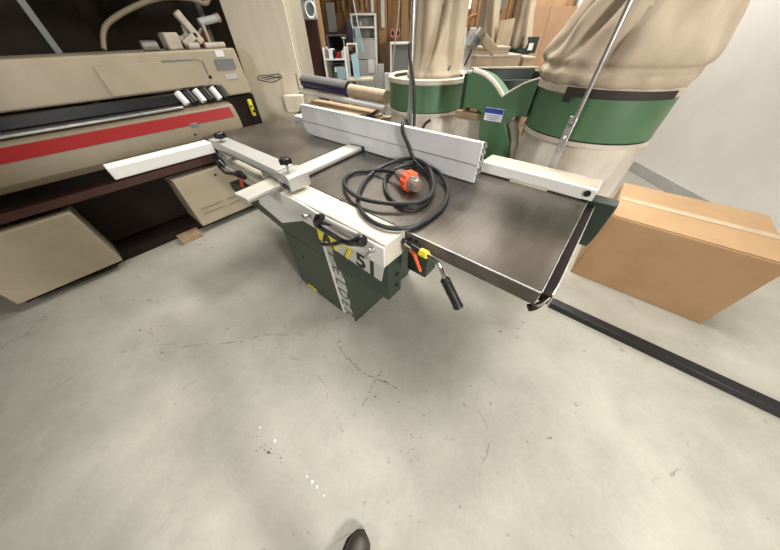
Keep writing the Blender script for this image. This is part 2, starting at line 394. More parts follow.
for k in range(9):
    f_ = k / 8; p = Vector((-.212, .56, .761)).lerp(Vector((-.158, .56, .69)), f_); d = Vector((-.054, 0, .071)).normalized() * .0018
    obj('rib', MB().tube([p - d, p + d], .0178, 14), 'rubber', g)
o = obj('table_clamp_lever', MB().tube([(-.375, .575, .822), (-.36, .57, .80), (-.325, .56, .752)], [.009, .007, .0055], 10).ball((-.378, .575, .822), .0135), 'orange', pl, label='orange clamp lever beside the crank')
obj('hub', MB().tube([(-.378, .575, .822), (-.378, .618, .80)], .008, 10), 'black', o)
o = obj('table_clamp_lever', MB().tube([(-1.55, .50, .806), (-1.575, .50, .77), (-1.60, .50, .735)], [.014, .011, .009], 10).ball((-1.55, .50, .806), .018), 'orange', pl, label='orange clamp lever under the far lip')
obj('hub', MB().tube([(-1.55, .50, .806), (-1.52, .535, .80)], .009, 10), 'dgreen', o)
# swing handles on the casting front
def swing():
    h = obj('swing_handle', MB().tube([(-.70, .452, .882), (-.53, .452, .888)], .010, 12), 'alu', pl, label='aluminium rod of the clamp handle')
    obj('end_knob', MB().tube([(-.742, .428, .848), (-.738, .43, .868), (-.722, .434, .890), (-.704, .438, .902)], [.011, .017, .019, .012], 12), 'black', h)
    obj('end_knob', MB().tube(smooth_path([(-.615, .43, .842), (-.56, .43, .852), (-.53, .432, .870), (-.50, .434, .888), (-.483, .436, .896)], 3), [.010] * 3 + [.012] * 2 + [.014] * 2 + [.018] * 2 + [.021] * 3 + [.016], 12), 'black', h)
    obj('lever_bar', MB().bar((-.742, .426, .853), (-.60, .428, .845), .014, .018), 'black', h, .003)
    obj('lever_bar', MB().tube(smooth_path([(-.60, .43, .84), (-.64, .425, .812), (-.70, .43, .775), (-.757, .432, .747)], 4), .0085, 10), 'black', h)
    obj('stud', MB().tube([(-.722, .436, .868), (-.722, .4775, .840)], .008, 10), 'black', h)
    obj('stud', MB().tube([(-.545, .434, .862), (-.545, .4775, .840)], .008, 10), 'black', h)
swing()
h = obj('swing_handle', MB().tube([(-1.66, .475, .848), (-1.50, .475, .845)], .010, 10), 'alu', pl)
obj('end_knob', MB().tube([(-1.735, .47, .835), (-1.70, .47, .858), (-1.67, .47, .866), (-1.635, .47, .850)], [.010, .017, .020, .010], 12), 'black', h)
obj('end_knob', MB().tube([(-1.56, .468, .835), (-1.50, .468, .845), (-1.45, .468, .858), (-1.41, .47, .850)], [.010, .016, .021, .013], 12), 'black', h)
obj('lever_bar', MB().tube([(-1.735, .465, .832), (-1.64, .455, .822), (-1.56, .462, .834)], .008, 10), 'black', h)
obj('stud', MB().tube([(-1.66, .475, .848), (-1.66, .512, .82)], .007, 8), 'steel', h)
# lettered band and stripe
nb = obj('model_plate', MB().hexa([(-.868, .4955, .682), (-.472, .4955, .651), (-.472, .4995, .651), (-.868, .4995, .682), (-.868, .4955, .763), (-.450, .4955, .760), (-.450, .4995, .760), (-.868, .4995, .763)]), 'lgrey', pl, label='grey and yellow plate with large characters')
obj('plate_backing', MB().hexa([(-.868, .4997, .690), (-.795, .4997, .685), (-.795, .530, .685), (-.868, .530, .690), (-.868, .4997, .762), (-.795, .4997, .762), (-.795, .530, .762), (-.868, .530, .762)]), 'ggreen', nb)
obj('yellow_panel', MB().hexa([(-.868, .4935, .684), (-.745, .4935, .673), (-.745, .4953, .673), (-.868, .4953, .684), (-.868, .4935, .763), (-.710, .4935, .762), (-.710, .4953, .762), (-.868, .4953, .763)]), 'yellow', nb)
for ch_, x_, z_, m_, s_, dy in (('A', -.800, .716, 'ink', .100, .4925), ('7', -.660, .705, 'yink', .112, .4925), ('5', -.585, .700, 'ink', .112, .4950), ('1', -.520, .694, 'ink', .112, .4950)):
    text('lettering', ch_, basis((x_, dy, z_), (1, 0, -.06), (.06, 0, 1)), s_, m_, nb, 1.1, .0004, .004)
    if ch_ == '7': text('lettering', ch_, basis((x_ - .003, dy + .0008, z_ + .001), (1, 0, -.06), (.06, 0, 1)), s_ * 1.08, 'gink', nb, 1.1, .0004, .006)
# stripe: slanted band down the pedestal
def stripe(zz, f): return (-.915 + (.65 - zz) / .60 * .035) * (1 - f) + (-.795 + (.65 - zz) / .60 * .02) * f
mb = MB().hexa([(stripe(.035, 0), .5275, .035), (stripe(.035, 1), .5275, .035), (stripe(.035, 1), .5302, .035), (stripe(.035, 0), .5302, .035),
                (stripe(.632, 0), .5275, .632), (stripe(.632, 1), .5275, .632), (stripe(.632, 1), .5302, .632), (stripe(.632, 0), .5302, .632)])
sp = obj('lettered_stripe', mb, 'lgrey', pl, label='grey stripe with dark letters running down the pedestal')
obj('white_band', MB().hexa([(stripe(.035, .0), .5265, .035), (stripe(.035, .25), .5265, .035), (stripe(.035, .25), .5274, .035), (stripe(.035, .0), .5274, .035),
                (stripe(.632, .0), .5265, .632), (stripe(.632, .25), .5265, .632), (stripe(.632, .25), .5274, .632), (stripe(.632, .0), .5274, .632)]), 'paper', sp)
n_ = len('FELDER')
for i_, ch_ in enumerate('FELDER'):
    zc = .560 - i_ * .096; xc = stripe(zc, .60)
    text('lettering', ch_, basis((xc, .5268, zc), (0.03, 0, -1), (1, 0, .03)), .126, 'gink', sp, 1.0, .0004, .0016)
# fence
fe = obj('fence', MB().prism([(-1.715, 1.045), (-1.735, .955), (-1.73, .915), (-1.70, .885), (-1.65, .875), (-.409, .875), (-.409, 1.045)], 'y', 1.108, 1.122), 'fence', pl, .002)
obj('fence_back', MB().box(-1.70, -.43, 1.123, 1.15, .90, 1.04), 'alu', fe, .002)
obj('seam', MB().box(-1.73, -.4095, 1.1065, 1.1078, .953, .9565), 'steel', fe)
obj('top_bead', MB().box(-1.715, -.409, 1.104, 1.13, 1.0452, 1.050), 'white', fe, .001)
mb = MB()
for z0, z1 in ((.905, .915), (.935, .945), (.965, .972), (.995, 1.005), (1.02, 1.028)): mb.box(-.4088, -.404, 1.112, 1.155, z0, z1)
mb.box(-.4088, -.404, 1.135, 1.141, .88, 1.045)
obj('end_profile', mb, 'steel', fe)
# fence carrier rail behind the infeed side
ra = obj('fence_rail', MB().prism([(1.25, .876), (1.25, .922), (1.256, .928), (1.36, .928), (1.365, .92), (1.365, .876)], 'x', -.44, .058), 'white', pl, .002)
obj('dusty_top', MB().box(-.438, .054, 1.259, 1.36, .928, .9295), 'cream_dust', ra, label='cream dust on the rail top')
obj('end_hole', MB().tube([(.03, 1.2505, .903), (.03, 1.246, .903)], .013, 20), 'black', ra)
obj('scale_strip', MB().box(-.285, -.115, 1.243, 1.249, .868, .886), 'cast_top', ra, .001)
obj('rail_bracket', MB().prism([(1.27, .875), (1.34, .875), (1.34, .66), (1.31, .64), (1.27, .72)], 'x', .02, .15), 'dgreen', pl, .004)
rb = obj('rear_rail', MB().box(-2.12, -1.60, 1.28, 1.36, .84, .905), 'white', pl, .003)
obj('rail_arm', MB().box(-.80, -.60, 1.151, 1.27, .90, .94), 'steel', pl, .003)
obj('rail_arm', MB().box(-1.70, -.445, 1.29, 1.34, .84, .88), 'steel', pl, .003)
# bridge guard: carrier rail, arm, clamp block and knobs
gr = obj('guard_rail', MB().prism([(.498, .935), (.498, .918), (.512, .905), (.595, .905), (.60, .915), (.60, .948), (.59, .953), (.51, .953)], 'x', -1.83, -1.102), 'alu', pl, .002)
obj('groove', MB().box(-1.80, -1.11, .4965, .4985, .922, .929), 'steel', gr)
obj('carrier_post', MB().box(-1.78, -1.72, .52, .60, .86, .904), 'alu', gr, .003)
obj('carrier_post', MB().box(-1.30, -1.24, .52, .60, .868, .904), 'alu', gr, .003)
obj('guard_beam', MB().box(-1.85, -1.765, .02, .497, .895, .95), 'white', pl, .004)
# arm in the direction from the near end to the fence
A0, A1 = Vector((-1.116, .322, .888)), Vector((-1.188, 1.085, .888))
ar = obj('guard_arm', MB().bar(A0, A1, .104, .022), 'alu_y', pl, .003)
dA = (A1 - A0).normalized(); rA = Vector((dA.y, -dA.x, 0))
obj('arm_edge', MB().bar(A0 + rA * .053 - Vector((0, 0, .004)), A1 + rA * .053 - Vector((0, 0, .004)), .002, .006), 'steel', ar)
obj('arm_tip', MB().prism([tuple((A1 + rA * x_ + dA * y_).xy) for x_, y_ in ((-.055, .0), (.06, .0), (.063, .012), (.05, .02), (-.045, .016))], 'z', .878, .898), 'black', ar, .002)
mb = MB().prism([(-1.10, .905), (-1.10, .940), (-1.085, .953), (-1.012, .953), (-1.0, .940), (-1.0, .882), (-1.007, .882), (-1.007, .905)], 'y', .498, .606)
ck = obj('guard_clamp', mb, 'alu', pl, .003)
def knob(c, r, par, stem=None, up=(0, 0, 1)):
    u_ = Vector(up).normalized(); c = Vector(c); mb = MB()
    a = u_.orthogonal().normalized(); b = u_.cross(a)
    mb.tube([c - u_ * r * .5, c - u_ * r * .35, c + u_ * r * .35, c + u_ * r * .5], [r * .6, r * .78, r * .78, r * .6], 16)
    for k in range(5):
        q = c + (a * math.cos(k * 2 * PI / 5) + b * math.sin(k * 2 * PI / 5)) * r * .72
        mb.tube([q - u_ * r * .4, q + u_ * r * .4], r * .34, 10)
    o = obj('star_knob', mb, 'black', par)
    if stem: obj('stem', MB().tube([c - u_ * r * .5, stem], r * .22, 8), 'steel', o)
knob((-1.72, .545, .984), .030, pl, (-1.72, .545, .953))
knob((-1.042, .535, 1.0), .026, pl, (-1.042, .535, .957))
knob((-1.86, .512, .845), .032, pl, (-1.80, .53, .90), (-.5, -.8, 0))
mb = MB(); mb.box(-1.05, -1.03, .488, .4975, .90, .912); obj('stop_screw', mb, 'black', ck)

# ------------------------------------------------------------------ cable and plug on the table
Z = .883
cab = [(-0.728, 1.088), (-0.623, 1.039), (-0.541, 0.949), (-0.492, 0.864), (-0.473, 0.781), (-0.493, 0.724), (-0.546, 0.712), (-0.621, 0.739), (-0.7, 0.797), (-0.766, 0.882), (-0.793, 0.985), (-0.762, 1.066), (-0.692, 1.09), (-0.597, 1.075), (-0.501, 1.007), (-0.444, 0.926), (-0.403, 0.816), (-0.397, 0.724), (-0.407, 0.637), (-0.444, 0.582), (-0.501, 0.553), (-0.582, 0.558), (-0.659, 0.591), (-0.731, 0.652), (-0.798, 0.746), (-0.845, 0.85), (-0.85, 0.956), (-0.822, 1.047), (-0.75, 1.086), (-0.641, 1.056), (-0.543, 0.96), (-0.487, 0.857), (-0.481, 0.764), (-0.536, 0.7), (-0.605, 0.654), (-0.687, 0.632), (-0.771, 0.643), (-0.865, 0.693), (-0.927, 0.77), (-0.931, 0.844), (-0.878, 0.886), (-0.797, 0.9), (-0.700, 0.892)]
lift = {0: .0, 11: .012, 12: .016, 13: .012, 28: .034, 29: .03, 27: .02, 33: .016, 34: .018, 35: .018, 26: .01, 37: .012, 36: .018, 32: .016, 31: .012, 30: .018, 41: .02, 42: .035}
pts = [(-1.083, 1.472, 1.34), (-1.075, 1.468, 1.28), (-1.045, 1.47, 1.18), (-1.03, 1.47, 1.08), (-1.02, 1.465, .95), (-1.00, 1.43, .90), (-.93, 1.30, .93), (-.875, 1.20, 1.02), (-.858, 1.155, 1.063), (-.845, 1.115, 1.063), (-.825, 1.088, 1.03), (-.785, 1.085, .975), (-.745, 1.08, .92)]
pts += [(x_, y_, Z + lift.get(i_, .0)) for i_, (x_, y_) in enumerate(cab)][1:]
cb = thing('power_cable', (-.65, .8, .87), 'black power cable looped on the dark planer table with a three phase plug', 'cable')
obj('cable', MB().tube(smooth_path(pts, 6), .0092, 10), 'rubber', cb)
p0 = Vector((-.690, .888, .918)); ax = Vector((.155, -.045, -.008)).normalized()
def al(t): return p0 + ax * t
pg = obj('plug_body', MB().tube([al(-.015), al(0), al(.03), al(.075)], [.014, .024, .030, .033], 20), 'clear', cb, label='clear plastic plug body')
ring = MB().tube([al(.06), al(.065), al(.095), al(.10)], [.036, .042, .042, .036], 24)
for k in range(12):
    a = ax.orthogonal().normalized(); b2 = ax.cross(a); q = (a * math.cos(k * PI / 6) + b2 * math.sin(k * PI / 6)) * .042
    ring.tube([al(.066) + q, al(.094) + q], .0045, 6)
obj('locking_ring', ring, 'orange', cb, label='orange ribbed locking ring')
obj('plug_cap', MB().tube([al(.101), al(.125), al(.140), al(.146)], [.033, .032, .026, .012], 20), 'clear', cb, label='clear domed plug cap')
for k in range(3):
    a = ax.orthogonal().normalized(); b2 = ax.cross(a); q = (a * math.cos(k * 2.09) + b2 * math.sin(k * 2.09)) * .014
    obj('pin', MB().tube([al(.07) + q, al(.125) + q], .004, 8), 'chrome', cb)
obj('plug_core', MB().tube([al(0), al(.085)], .018, 12), 'rust', cb)

# ------------------------------------------------------------------ twin bag dust extractor
de = thing('dust_extractor', (-.65, 1.8, 0), 'green twin drum dust extractor with beige cloth bags behind the planer', 'dust extractor')
def drumset(c, r, zb, zt, seedv):
    d = obj('drum', MB().lathe([(r - .004, zb), (r, zb + .004), (r, zt - .004), (r - .004, zt), (r - .02, zt), (r - .02, zb)], c, 64), 'green', de)
    obj('rim_bead', MB().lathe([(r + .001, zt - .016), (r + .010, zt - .010), (r + .010, zt + .012), (r - .002, zt + .02), (r - .03, zt + .012)], c, 64), 'cream_dust', d)
    obj('lid', MB().lathe([(r - .021, zt - .01), (.01, zt + .002)], c, 48), 'cream_dust', d)
    obj('rim_bead', MB().lathe([(r - .006, zb - .004), (r + .005, zb - .002), (r + .005, zb - .022), (r - .006, zb - .026)], c, 64), 'cream_dust', d)
    return d
CL, CR = (-1.245, 1.935), (-.137, 1.770)
dl = drumset(CL, .285, .975, 1.145, 1)
dr = drumset(CR, .285, 1.020, 1.200, 2)
def fine(pr, k=5): return [tuple(v.xy) for v in smooth_path([(a, b, 0) for a, b in pr], k)]
def folds(n, amp, ph, lean=(0, 0), z0=1.1, z1=2.2):
    def f(r, z, a):
        t = (z - z0) / (z1 - z0)
        rr = r * (1 + amp * math.sin(n * a + ph + 1.5 * t) + amp * .6 * math.sin((n * 2 + 1) * a + 2 * ph - 2 * t) + amp * .4 * math.sin(11 * z + 3 * a))
        return rr, lean[0] * t, lean[1] * t
    return f
# lower sacks
for c, r, zb in ((CL, .272, .95), (CR, .272, .995)):
    obj('collection_sack', MB().lathe([(r, zb), (r * 1.03, zb - .05), (r * 1.02, zb - .2), (r * 1.04, zb - .4), (r, .30), (r * .9, .18), (r * .5, .125), (.02, .12)], c, 72, folds(9, .018, c[0] * 5, (0, 0), 0, 1)), 'sack', de)
# upper cloth bags
prof = [(.190, 1.150), (.196, 1.17), (.186, 1.20), (.180, 1.26), (.176, 1.36), (.172, 1.5), (.175, 1.7), (.18, 2.0), (.18, 2.3), (.10, 2.42), (.02, 2.44)]
def lf(r, z, a):
    t = max(0, min(1, (z - 1.15) / .12)); amp = .085 * t
    rr = r * (1 + amp * math.sin(4 * a + 1.2) + amp * .9 * math.sin(7 * a + 2.4 + z) + .02 * t * math.sin(13 * a))
    dc = (a + math.radians(82 - 46 * min(1, (z - 1.15) / .4)) + PI) % (2 * PI) - PI
    d2_ = (a + math.radians(25) + PI) % (2 * PI) - PI
    d3_ = (a + math.radians(118) + PI) % (2 * PI) - PI
    rr -= r * t * (.42 * math.exp(-(dc / .13) ** 2) + .18 * math.exp(-(d2_ / .12) ** 2) + .18 * math.exp(-(d3_ / .12) ** 2))
    return rr, .028, .022
obj('filter_bag', MB().lathe(fine(prof), CL, 160, lf), 'canvas', de)
prof = [(.272, 1.205), (.292, 1.225), (.300, 1.25), (.292, 1.275), (.305, 1.30), (.29, 1.36), (.25, 1.46), (.205, 1.58), (.19, 1.75), (.20, 2.0), (.20, 2.3), (.10, 2.42), (.02, 2.44)]
def rf(r, z, a):
    t = max(0, min(1, (z - 1.24) / .15)); u_ = max(0, (z - 1.3)); amp = .06 * t
    rr = r * (1 + .012 * math.sin(17 * a) + amp * math.sin(3 * a + 5 * u_) + amp * .9 * math.sin(8 * a + 7 * u_) + .02 * math.sin(30 * z + 2 * a) * (1 if z < 1.4 else .3))
    for a0_, a1_, d_ in ((-165, -105, .16), (-128, -88, .18), (-95, -70, .14), (-150, -140, .12)):
        an = math.radians(a0_ + (a1_ - a0_) * min(1, max(0, (z - 1.26) / .4)))
        dd = (a - an + PI) % (2 * PI) - PI
        rr -= r * t * d_ * math.exp(-(dd / .10) ** 2)
    return rr, .10 * u_ * (1 if u_ < .6 else .6 / u_), 0
obj('filter_bag', MB().lathe(fine(prof), CR, 160, rf), 'canvas', de)
# belt with buckle round the right drum
def arc(c, r, a0, a1, z, n=16): return [(c[0] + r * math.cos(math.radians(a0 + (a1 - a0) * k / n)), c[1] + r * math.sin(math.radians(a0 + (a1 - a0) * k / n)), z) for k in range(n + 1)]
def belt(c, r, a0, a1, z0, z1, th, n=18):
    m_ = MB(); I = [], []
    ring = []
    for k in range(n + 1):
        a = math.radians(a0 + (a1 - a0) * k / n); cs, sn = math.cos(a), math.sin(a)
        ring.append([m_._v((c[0] + rr * cs, c[1] + rr * sn, z)) for rr, z in ((r, z0), (r + th, z0), (r + th, z1), (r, z1))])
    for A, B_ in zip(ring, ring[1:]):
        for t in range(4): m_.bm.faces.new([A[t], A[(t + 1) % 4], B_[(t + 1) % 4], B_[t]])
    m_.bm.faces.new(ring[0][::-1]); m_.bm.faces.new(ring[-1]); return m_
bl = obj('bag_belt', belt(CR, .297, 255, 330, 1.185, 1.213, .004), 'strap', de)
obj('buckle', belt(CR, .2975, 250, 256, 1.160, 1.213, .010, 4), 'strap', bl)
obj('buckle_pin', belt(CR, .302, 265, 266.5, 1.18, 1.217, .003, 2), 'chrome', bl)
# manifold plate between the drums
def arcp(x0, z0, x1, z1, sag, n=10): return [(x0 + (x1 - x0) * k / n, z0 + (z1 - z0) * k / n + sag * math.sin(PI * k / n)) for k in range(n + 1)]
poly = [(-.80, 1.212)] + arcp(-.76, 1.222, -.565, 1.125, .022) + arcp(-.565, 1.125, -.40, 1.215, .012)[1:] + [(-.405, 1.05)] + arcp(-.405, 1.05, -.515, 1.015, .016)[1:] + [(-.485, .97), (-.455, .92), (-.425, .83)]
poly += [(-.38, .60), (-.38, .40), (-.60, .40), (-.605, .83), (-.645, .92), (-.655, .98), (-.66, 1.04), (-.70, 1.058), (-.80, 1.052)]
mf = obj('manifold', MB().prism(poly, 'y', 1.64, 1.78), 'green', de, .003)
rim = [(x_, z_) for x_, z_ in arcp(-.76, 1.222, -.565, 1.125, .022)]
obj('rim_trim', MB().tube([(x_, 1.652, z_ + .004) for x_, z_ in rim], .014, 8), 'cream_dust', mf)
obj('rim_trim', MB().tube([(x_, 1.642, z_ + .002) for x_, z_ in arcp(-.565, 1.125, -.40, 1.215, .012)], .004, 8), 'sack', mf)
obj('edge_flange', MB().bar((-.795, 1.632, 1.215), (-.79, 1.632, 1.045), .014, .014, (0, 1, 0)), 'dgreen', mf)
lb = obj('maker_label', MB().box(-.635, -.53, 1.634, 1.6385, 1.01, 1.072), 'paper', mf, label='white label with a blue heading')
obj('label_heading', MB().box(-.634, -.531, 1.6325, 1.6338, 1.047, 1.071), 'bluelab', lb)
mb = MB()
for k in range(3): mb.box(-.625 + .004 * k, -.545 - .008 * k, 1.6328, 1.6338, 1.036 - k * .0095, 1.0385 - k * .0095)
obj('label_print', mb, 'bluelab', lb)
obj('inlet_pipe', MB().tube(smooth_path([(-.50, 1.72, 1.0), (-.465, 1.72, .95), (-.435, 1.70, .86), (-.415, 1.70, .75), (-.415, 1.70, .5)]), .03, 16), 'cast_top', de)
# fan housing and frame
obj('fan_housing', MB().tube([(-.62, 1.79, .45), (-.62, 2.02, .45)], .27, 36), 'green', de, .004)
obj('motor', MB().tube([(-.62, 2.021, .45), (-.62, 2.25, .45)], .10, 24), 'dgreen', de, .004)
mb = MB()
mb.box(-1.55, .18, 1.565, 1.60, .02, .06).box(-1.55, .18, 2.06, 2.10, .02, .06)
for x_ in (-1.5, -.9, -.34, .14): mb.box(x_ - .02, x_ + .02, 1.6, 2.06, .02, .06)
fr = obj('base_frame', mb, 'dgreen', de, .003)
obj('cross_bar', MB().box(-.84, -.60, 1.66, 1.70, .995, 1.03), 'timber', de, .003)
for x_ in (-.86, -.42):
    obj('leg', MB().box(x_ - .018, x_ + .018, 1.80, 1.836, .06, 1.0), 'dgreen', de, .002)
obj('side_panel', MB().box(-.84, -.62, 1.70, 1.715, .35, .990), 'sack', de, .002)
# hoop stands
s1_ = obj('bag_stand', MB().tube([(-1.083, 1.495, .90), (-1.080, 1.495, 2.45)], .011, 12), 'steel', de)
obj('stand_foot', MB().box(-1.10, -1.066, 1.489, 1.501, .12, 1.03), 'steel', s1_, .002)
for z_ in (.96, 1.0, 1.02): obj('bolt', MB().tube([(-1.083, 1.489, z_), (-1.083, 1.482, z_)], .006, 8), 'chrome', s1_)
obj('stand_bracket', MB().bar((-1.083, 1.505, .50), (-1.12, 1.69, .50), .03, .01), 'steel', s1_)
s2_ = obj('bag_stand', MB().tube([(-.150, 1.396, 1.11), (-.150, 1.396, 2.45)], .0085, 12), 'steel', de)
obj('stand_foot', MB().box(-.172, -.142, 1.390, 1.400, .12, 1.13), 'steel', s2_, .002)
for z_ in (1.055, 1.10): obj('bolt', MB().tube([(-.157, 1.390, z_), (-.157, 1.383, z_)], .007, 10), 'chrome', s2_)
obj('stand_bracket', MB().bar((-.157, 1.405, .50), (-.157, 1.50, .50), .03, .01), 'steel', s2_)
obj('bag_hook', MB().tube(smooth_path([(-.965, 1.50, .88), (-.975, 1.50, .93), (-.965, 1.51, .965), (-.935, 1.52, .99)]), .009, 8), 'strap', de)
obj('ring_clip', MB().tube([(-.95, 1.70, 1.22), (-.92, 1.66, 1.245), (-.90, 1.62, 1.25)], .008, 8), 'steel', de)

# black rail on the floor
tag(obj('steel_channel', MB().prism([(1.495, .0), (1.495, .045), (1.56, .045), (1.56, .038), (1.505, .038), (1.505, .0)], 'x', .20, 1.5), 'black', None, .002), 'long black steel channel lying on the floor in front of the cardboard box', 'channel')
for i_, (x_, y_, s_) in enumerate(((-.707, -.21, .010), (-.60, -.192, .015), (-.366, -.174, .009), (-.335, -.17, .013), (-.304, -.167, .011), (-.258, -.166, .008))):
    tag(obj('paint_chip', MB().prism([(x_, y_), (x_ + s_, y_ - s_ * .4), (x_ + s_ * .8, y_ + s_ * .7), (x_ + s_ * .1, y_ + s_ * .5)], 'z', .0, .0015), 'paper', None), 'tiny white paint chip on the bare concrete between the planer and the shoe', 'chip', 'white paint chips on the floor')
rc = random.Random(11)
for path in (((-1.52, -.32), (-1.36, -.15), (-1.243, -.042), (-1.18, .075), (-1.09, .15), (-.998, .244)), ((-.75, .37), (-.738, .346), (-.65, .325), (-.588, .325), (-.51, .32), (-.435, .336), (-.36, .36), (-.28, .38)), ((-.42, .40), (-.40, .30), (-.37, .20), (-.38, .12))):
    mb = MB(); P_ = smooth_path([(a, b, 0) for a, b in path], 8)
    P_ = [v + Vector((rc.uniform(-.006, .006), rc.uniform(-.006, .006), 0)) for v in P_]
    for a, b in zip(P_, P_[1:]):
        if rc.random() < .32: continue
        d = (b - a).normalized(); n_v = Vector((-d.y, d.x, 0)) * rc.uniform(.0008, .0028)
        mb.hexa([a - n_v, b - n_v * .4, b + n_v * .4, a + n_v, a - n_v + Vector((0, 0, .0006)), b - n_v * .4 + Vector((0, 0, .0006)), b + n_v * .4 + Vector((0, 0, .0006)), a + n_v + Vector((0, 0, .0006))])
    obj('crack', mb, 'crackm', floor_)
mb = MB()
for cx, cy, n_c, sp_ in ((-1.16, .10, 16, .06), (-.60, -.235, 12, .03), (-.10, .30, 10, .05), (-.08, .20, 7, .03), (-.95, .12, 8, .05), (-1.05, .47, 8, .05)):
    for _ in range(n_c):
        x_, y_ = cx + rc.gauss(0, sp_), cy + rc.gauss(0, sp_); q = rc.uniform(.002, .006)
        mb.prism([(x_, y_), (x_ + q, y_ - q * .4), (x_ + q * rc.uniform(.5, 1.5), y_ + q * .6), (x_ - q * .2, y_ + q * .7)], 'z', 0, .0006)
o = obj('dirt_specks', mb, 'crackm', floor_); o['kind'] = 'stuff'
# cardboard box
bx = thing('cardboard_box', (.62, 2.3, 0), 'large plain cardboard box standing on the floor beyond the black channel', 'box')
obj('body', MB().box(.24, 1.02, 1.985, 2.6, 0, .52), 'card', bx, .004)
obj('flap', MB().box(.245, 1.015, 1.99, 2.288, .521, .527), 'card', bx)
obj('flap', MB().box(.245, 1.015, 2.292, 2.595, .521, .527), 'card', bx)
obj('tape', MB().box(.25, 1.01, 2.26, 2.32, .528, .5295), 'kraft', bx)

# ------------------------------------------------------------------ roll rack behind the fence
rk = thing('roll_rack', (-2.2, 1.95, 0), 'metal roll rack holding wrapping rolls between the plywood post and the dust extractor', 'rack')
RA, RB = Vector((-2.80, 1.86, 0)), Vector((-1.56, 1.86, 0))
def rp(t, z, off=0):
    d = (RB - RA).normalized(); nrm = Vector((-d.y, d.x, 0)); p = RA.lerp(RB, t) + nrm * off; return Vector((p.x, p.y, z))
for t, of in ((-.03, -.04), (.99, .12)):
    o = obj('upright', MB().bar(rp(t, 0, of), rp(t, 1.12 if t < 0 else .95, of), .035, .03, (0, 1, 0)), 'white', rk, .002)
obj('front_tube', MB().tube([rp(-.02, .962, -.06), rp(1.0, .935, -.05)], .022, 16), 'white', rk)
obj('shelf', MB().bar(rp(.0, .805, .02), rp(.98, .805, .02), .42, .013), 'label', rk, .002)
obj('bracket', MB().bar(rp(.86, .825, -.18), rp(.86, .91, .12), .02, .02), 'black', rk, .002)
# rolls
r1 = thing('film_roll', rp(.3, 1.04), 'dark blue plastic film roll topped with grey bubble wrap on the rack', 'roll')
obj('film', MB().tube([rp(.0, 1.030), rp(.60, 1.015)], .055, 28), 'blue', r1)
mb = MB(); ringv = []
for t in (-.005, .615):
    ringv.append([mb._v(rp(t, 1.028 - .013 * t * 1.6 + .0562 * math.sin(a), -.0562 * math.cos(a))) for a in [math.radians(20 + k * 10) for k in range(15)]] + [mb._v(rp(t, 1.028 - .013 * t * 1.6 + .066 * math.sin(a), -.066 * math.cos(a))) for a in [math.radians(160 - k * 10) for k in range(15)]])
n = len(ringv[0])
for k in range(n): mb.bm.faces.new([ringv[0][k], ringv[0][(k + 1) % n], ringv[1][(k + 1) % n], ringv[1][k]])
mb.bm.faces.new(ringv[0]); mb.bm.faces.new(ringv[1][::-1])
obj('bubble_wrap', mb, 'bubble', r1)
r2 = thing('paper_roll', rp(.8, 1.0), 'brown kraft paper roll beside the blue film roll on the rack', 'roll')
obj('paper', MB().tube([rp(.63, 1.012), rp(.98, 1.002)], .048, 24), 'kraft', r2)
obj('core_end', MB().tube([rp(.622, 1.014), rp(.6295, 1.014)], .022, 16), 'card', r2)
for i_, (o1, z_, t0, t1, w__) in enumerate(((-.13, .828, .14, .82, .10), (-.02, .828, .10, .80, .10), (.09, .828, .12, .84, .10), (-.08, .8585, .17, .80, .11), (.05, .8585, .12, .83, .12))):
    tag(obj('plank', MB().bar(rp(t0, z_, o1), rp(t1, z_, o1), w__, .029), 'timber', None, .002),
        ['rough timber plank at the front of the rack shelf, under the others', 'rough timber plank in the middle of the lower layer on the rack shelf', 'rough timber plank at the back of the lower layer on the rack shelf', 'front plank of the upper layer on the rack shelf', 'rear plank of the upper layer on the rack shelf'][i_], 'plank', 'timber planks under the rolls')
for i_ in range(3):
    tag(obj('offcut', MB().bar(rp(.885 + .038 * i_, .8125 + .01 + .006 * i_, -.13), rp(.885 + .038 * i_, .8125 + .01 + .006 * i_, .10), .034, .018 + .012 * i_), 'timber', None, .002),
        ['thin timber offcut next to the planks at the rack end', 'middle timber offcut at the rack end', 'thickest timber offcut at the rack end by the drum'][i_], 'offcut', 'offcuts on the rack end')

# ------------------------------------------------------------------ beige machine at the left
bm_ = thing('panel_machine', (-3.1, .4, 0), 'large beige woodworking machine with a red stripe beyond the planer', 'machine')
obj('plinth', MB().box(-3.5, -2.80, -.9, 1.05, 0, .07), 'dark', bm_)
obj('lower_cabinet', MB().box(-3.5, -2.68, .335, 1.10, .071, .525), 'beige', bm_, .006)
obj('lower_cabinet', MB().box(-3.5, -2.68, -.90, -.30, .071, .525), 'beige', bm_, .006)
obj('recess', MB().box(-3.45, -3.0, -.299, .334, .10, .525), 'dark', bm_)
mb = MB()
for y0, y1, z in ((.40, .60, .175), (.40, .60, .225), (.65, .85, .175), (.65, .85, .225)): mb.box(-2.679, -2.674, y0, y1, z, z + .012)
obj('louvre', mb, 'beige2', bm_, .002)
obj('cabinet_screw', MB().tube([(-2.68, .66, .47), (-2.675, .66, .47)], .010, 10), 'black', bm_)
obj('waist', MB().box(-3.45, -2.80, -.9, 1.08, .526, .715), 'dark', bm_)
obj('guide_rail', MB().box(-2.79, -2.70, -.9, 1.0, .565, .62), 'maroon', bm_, .004)
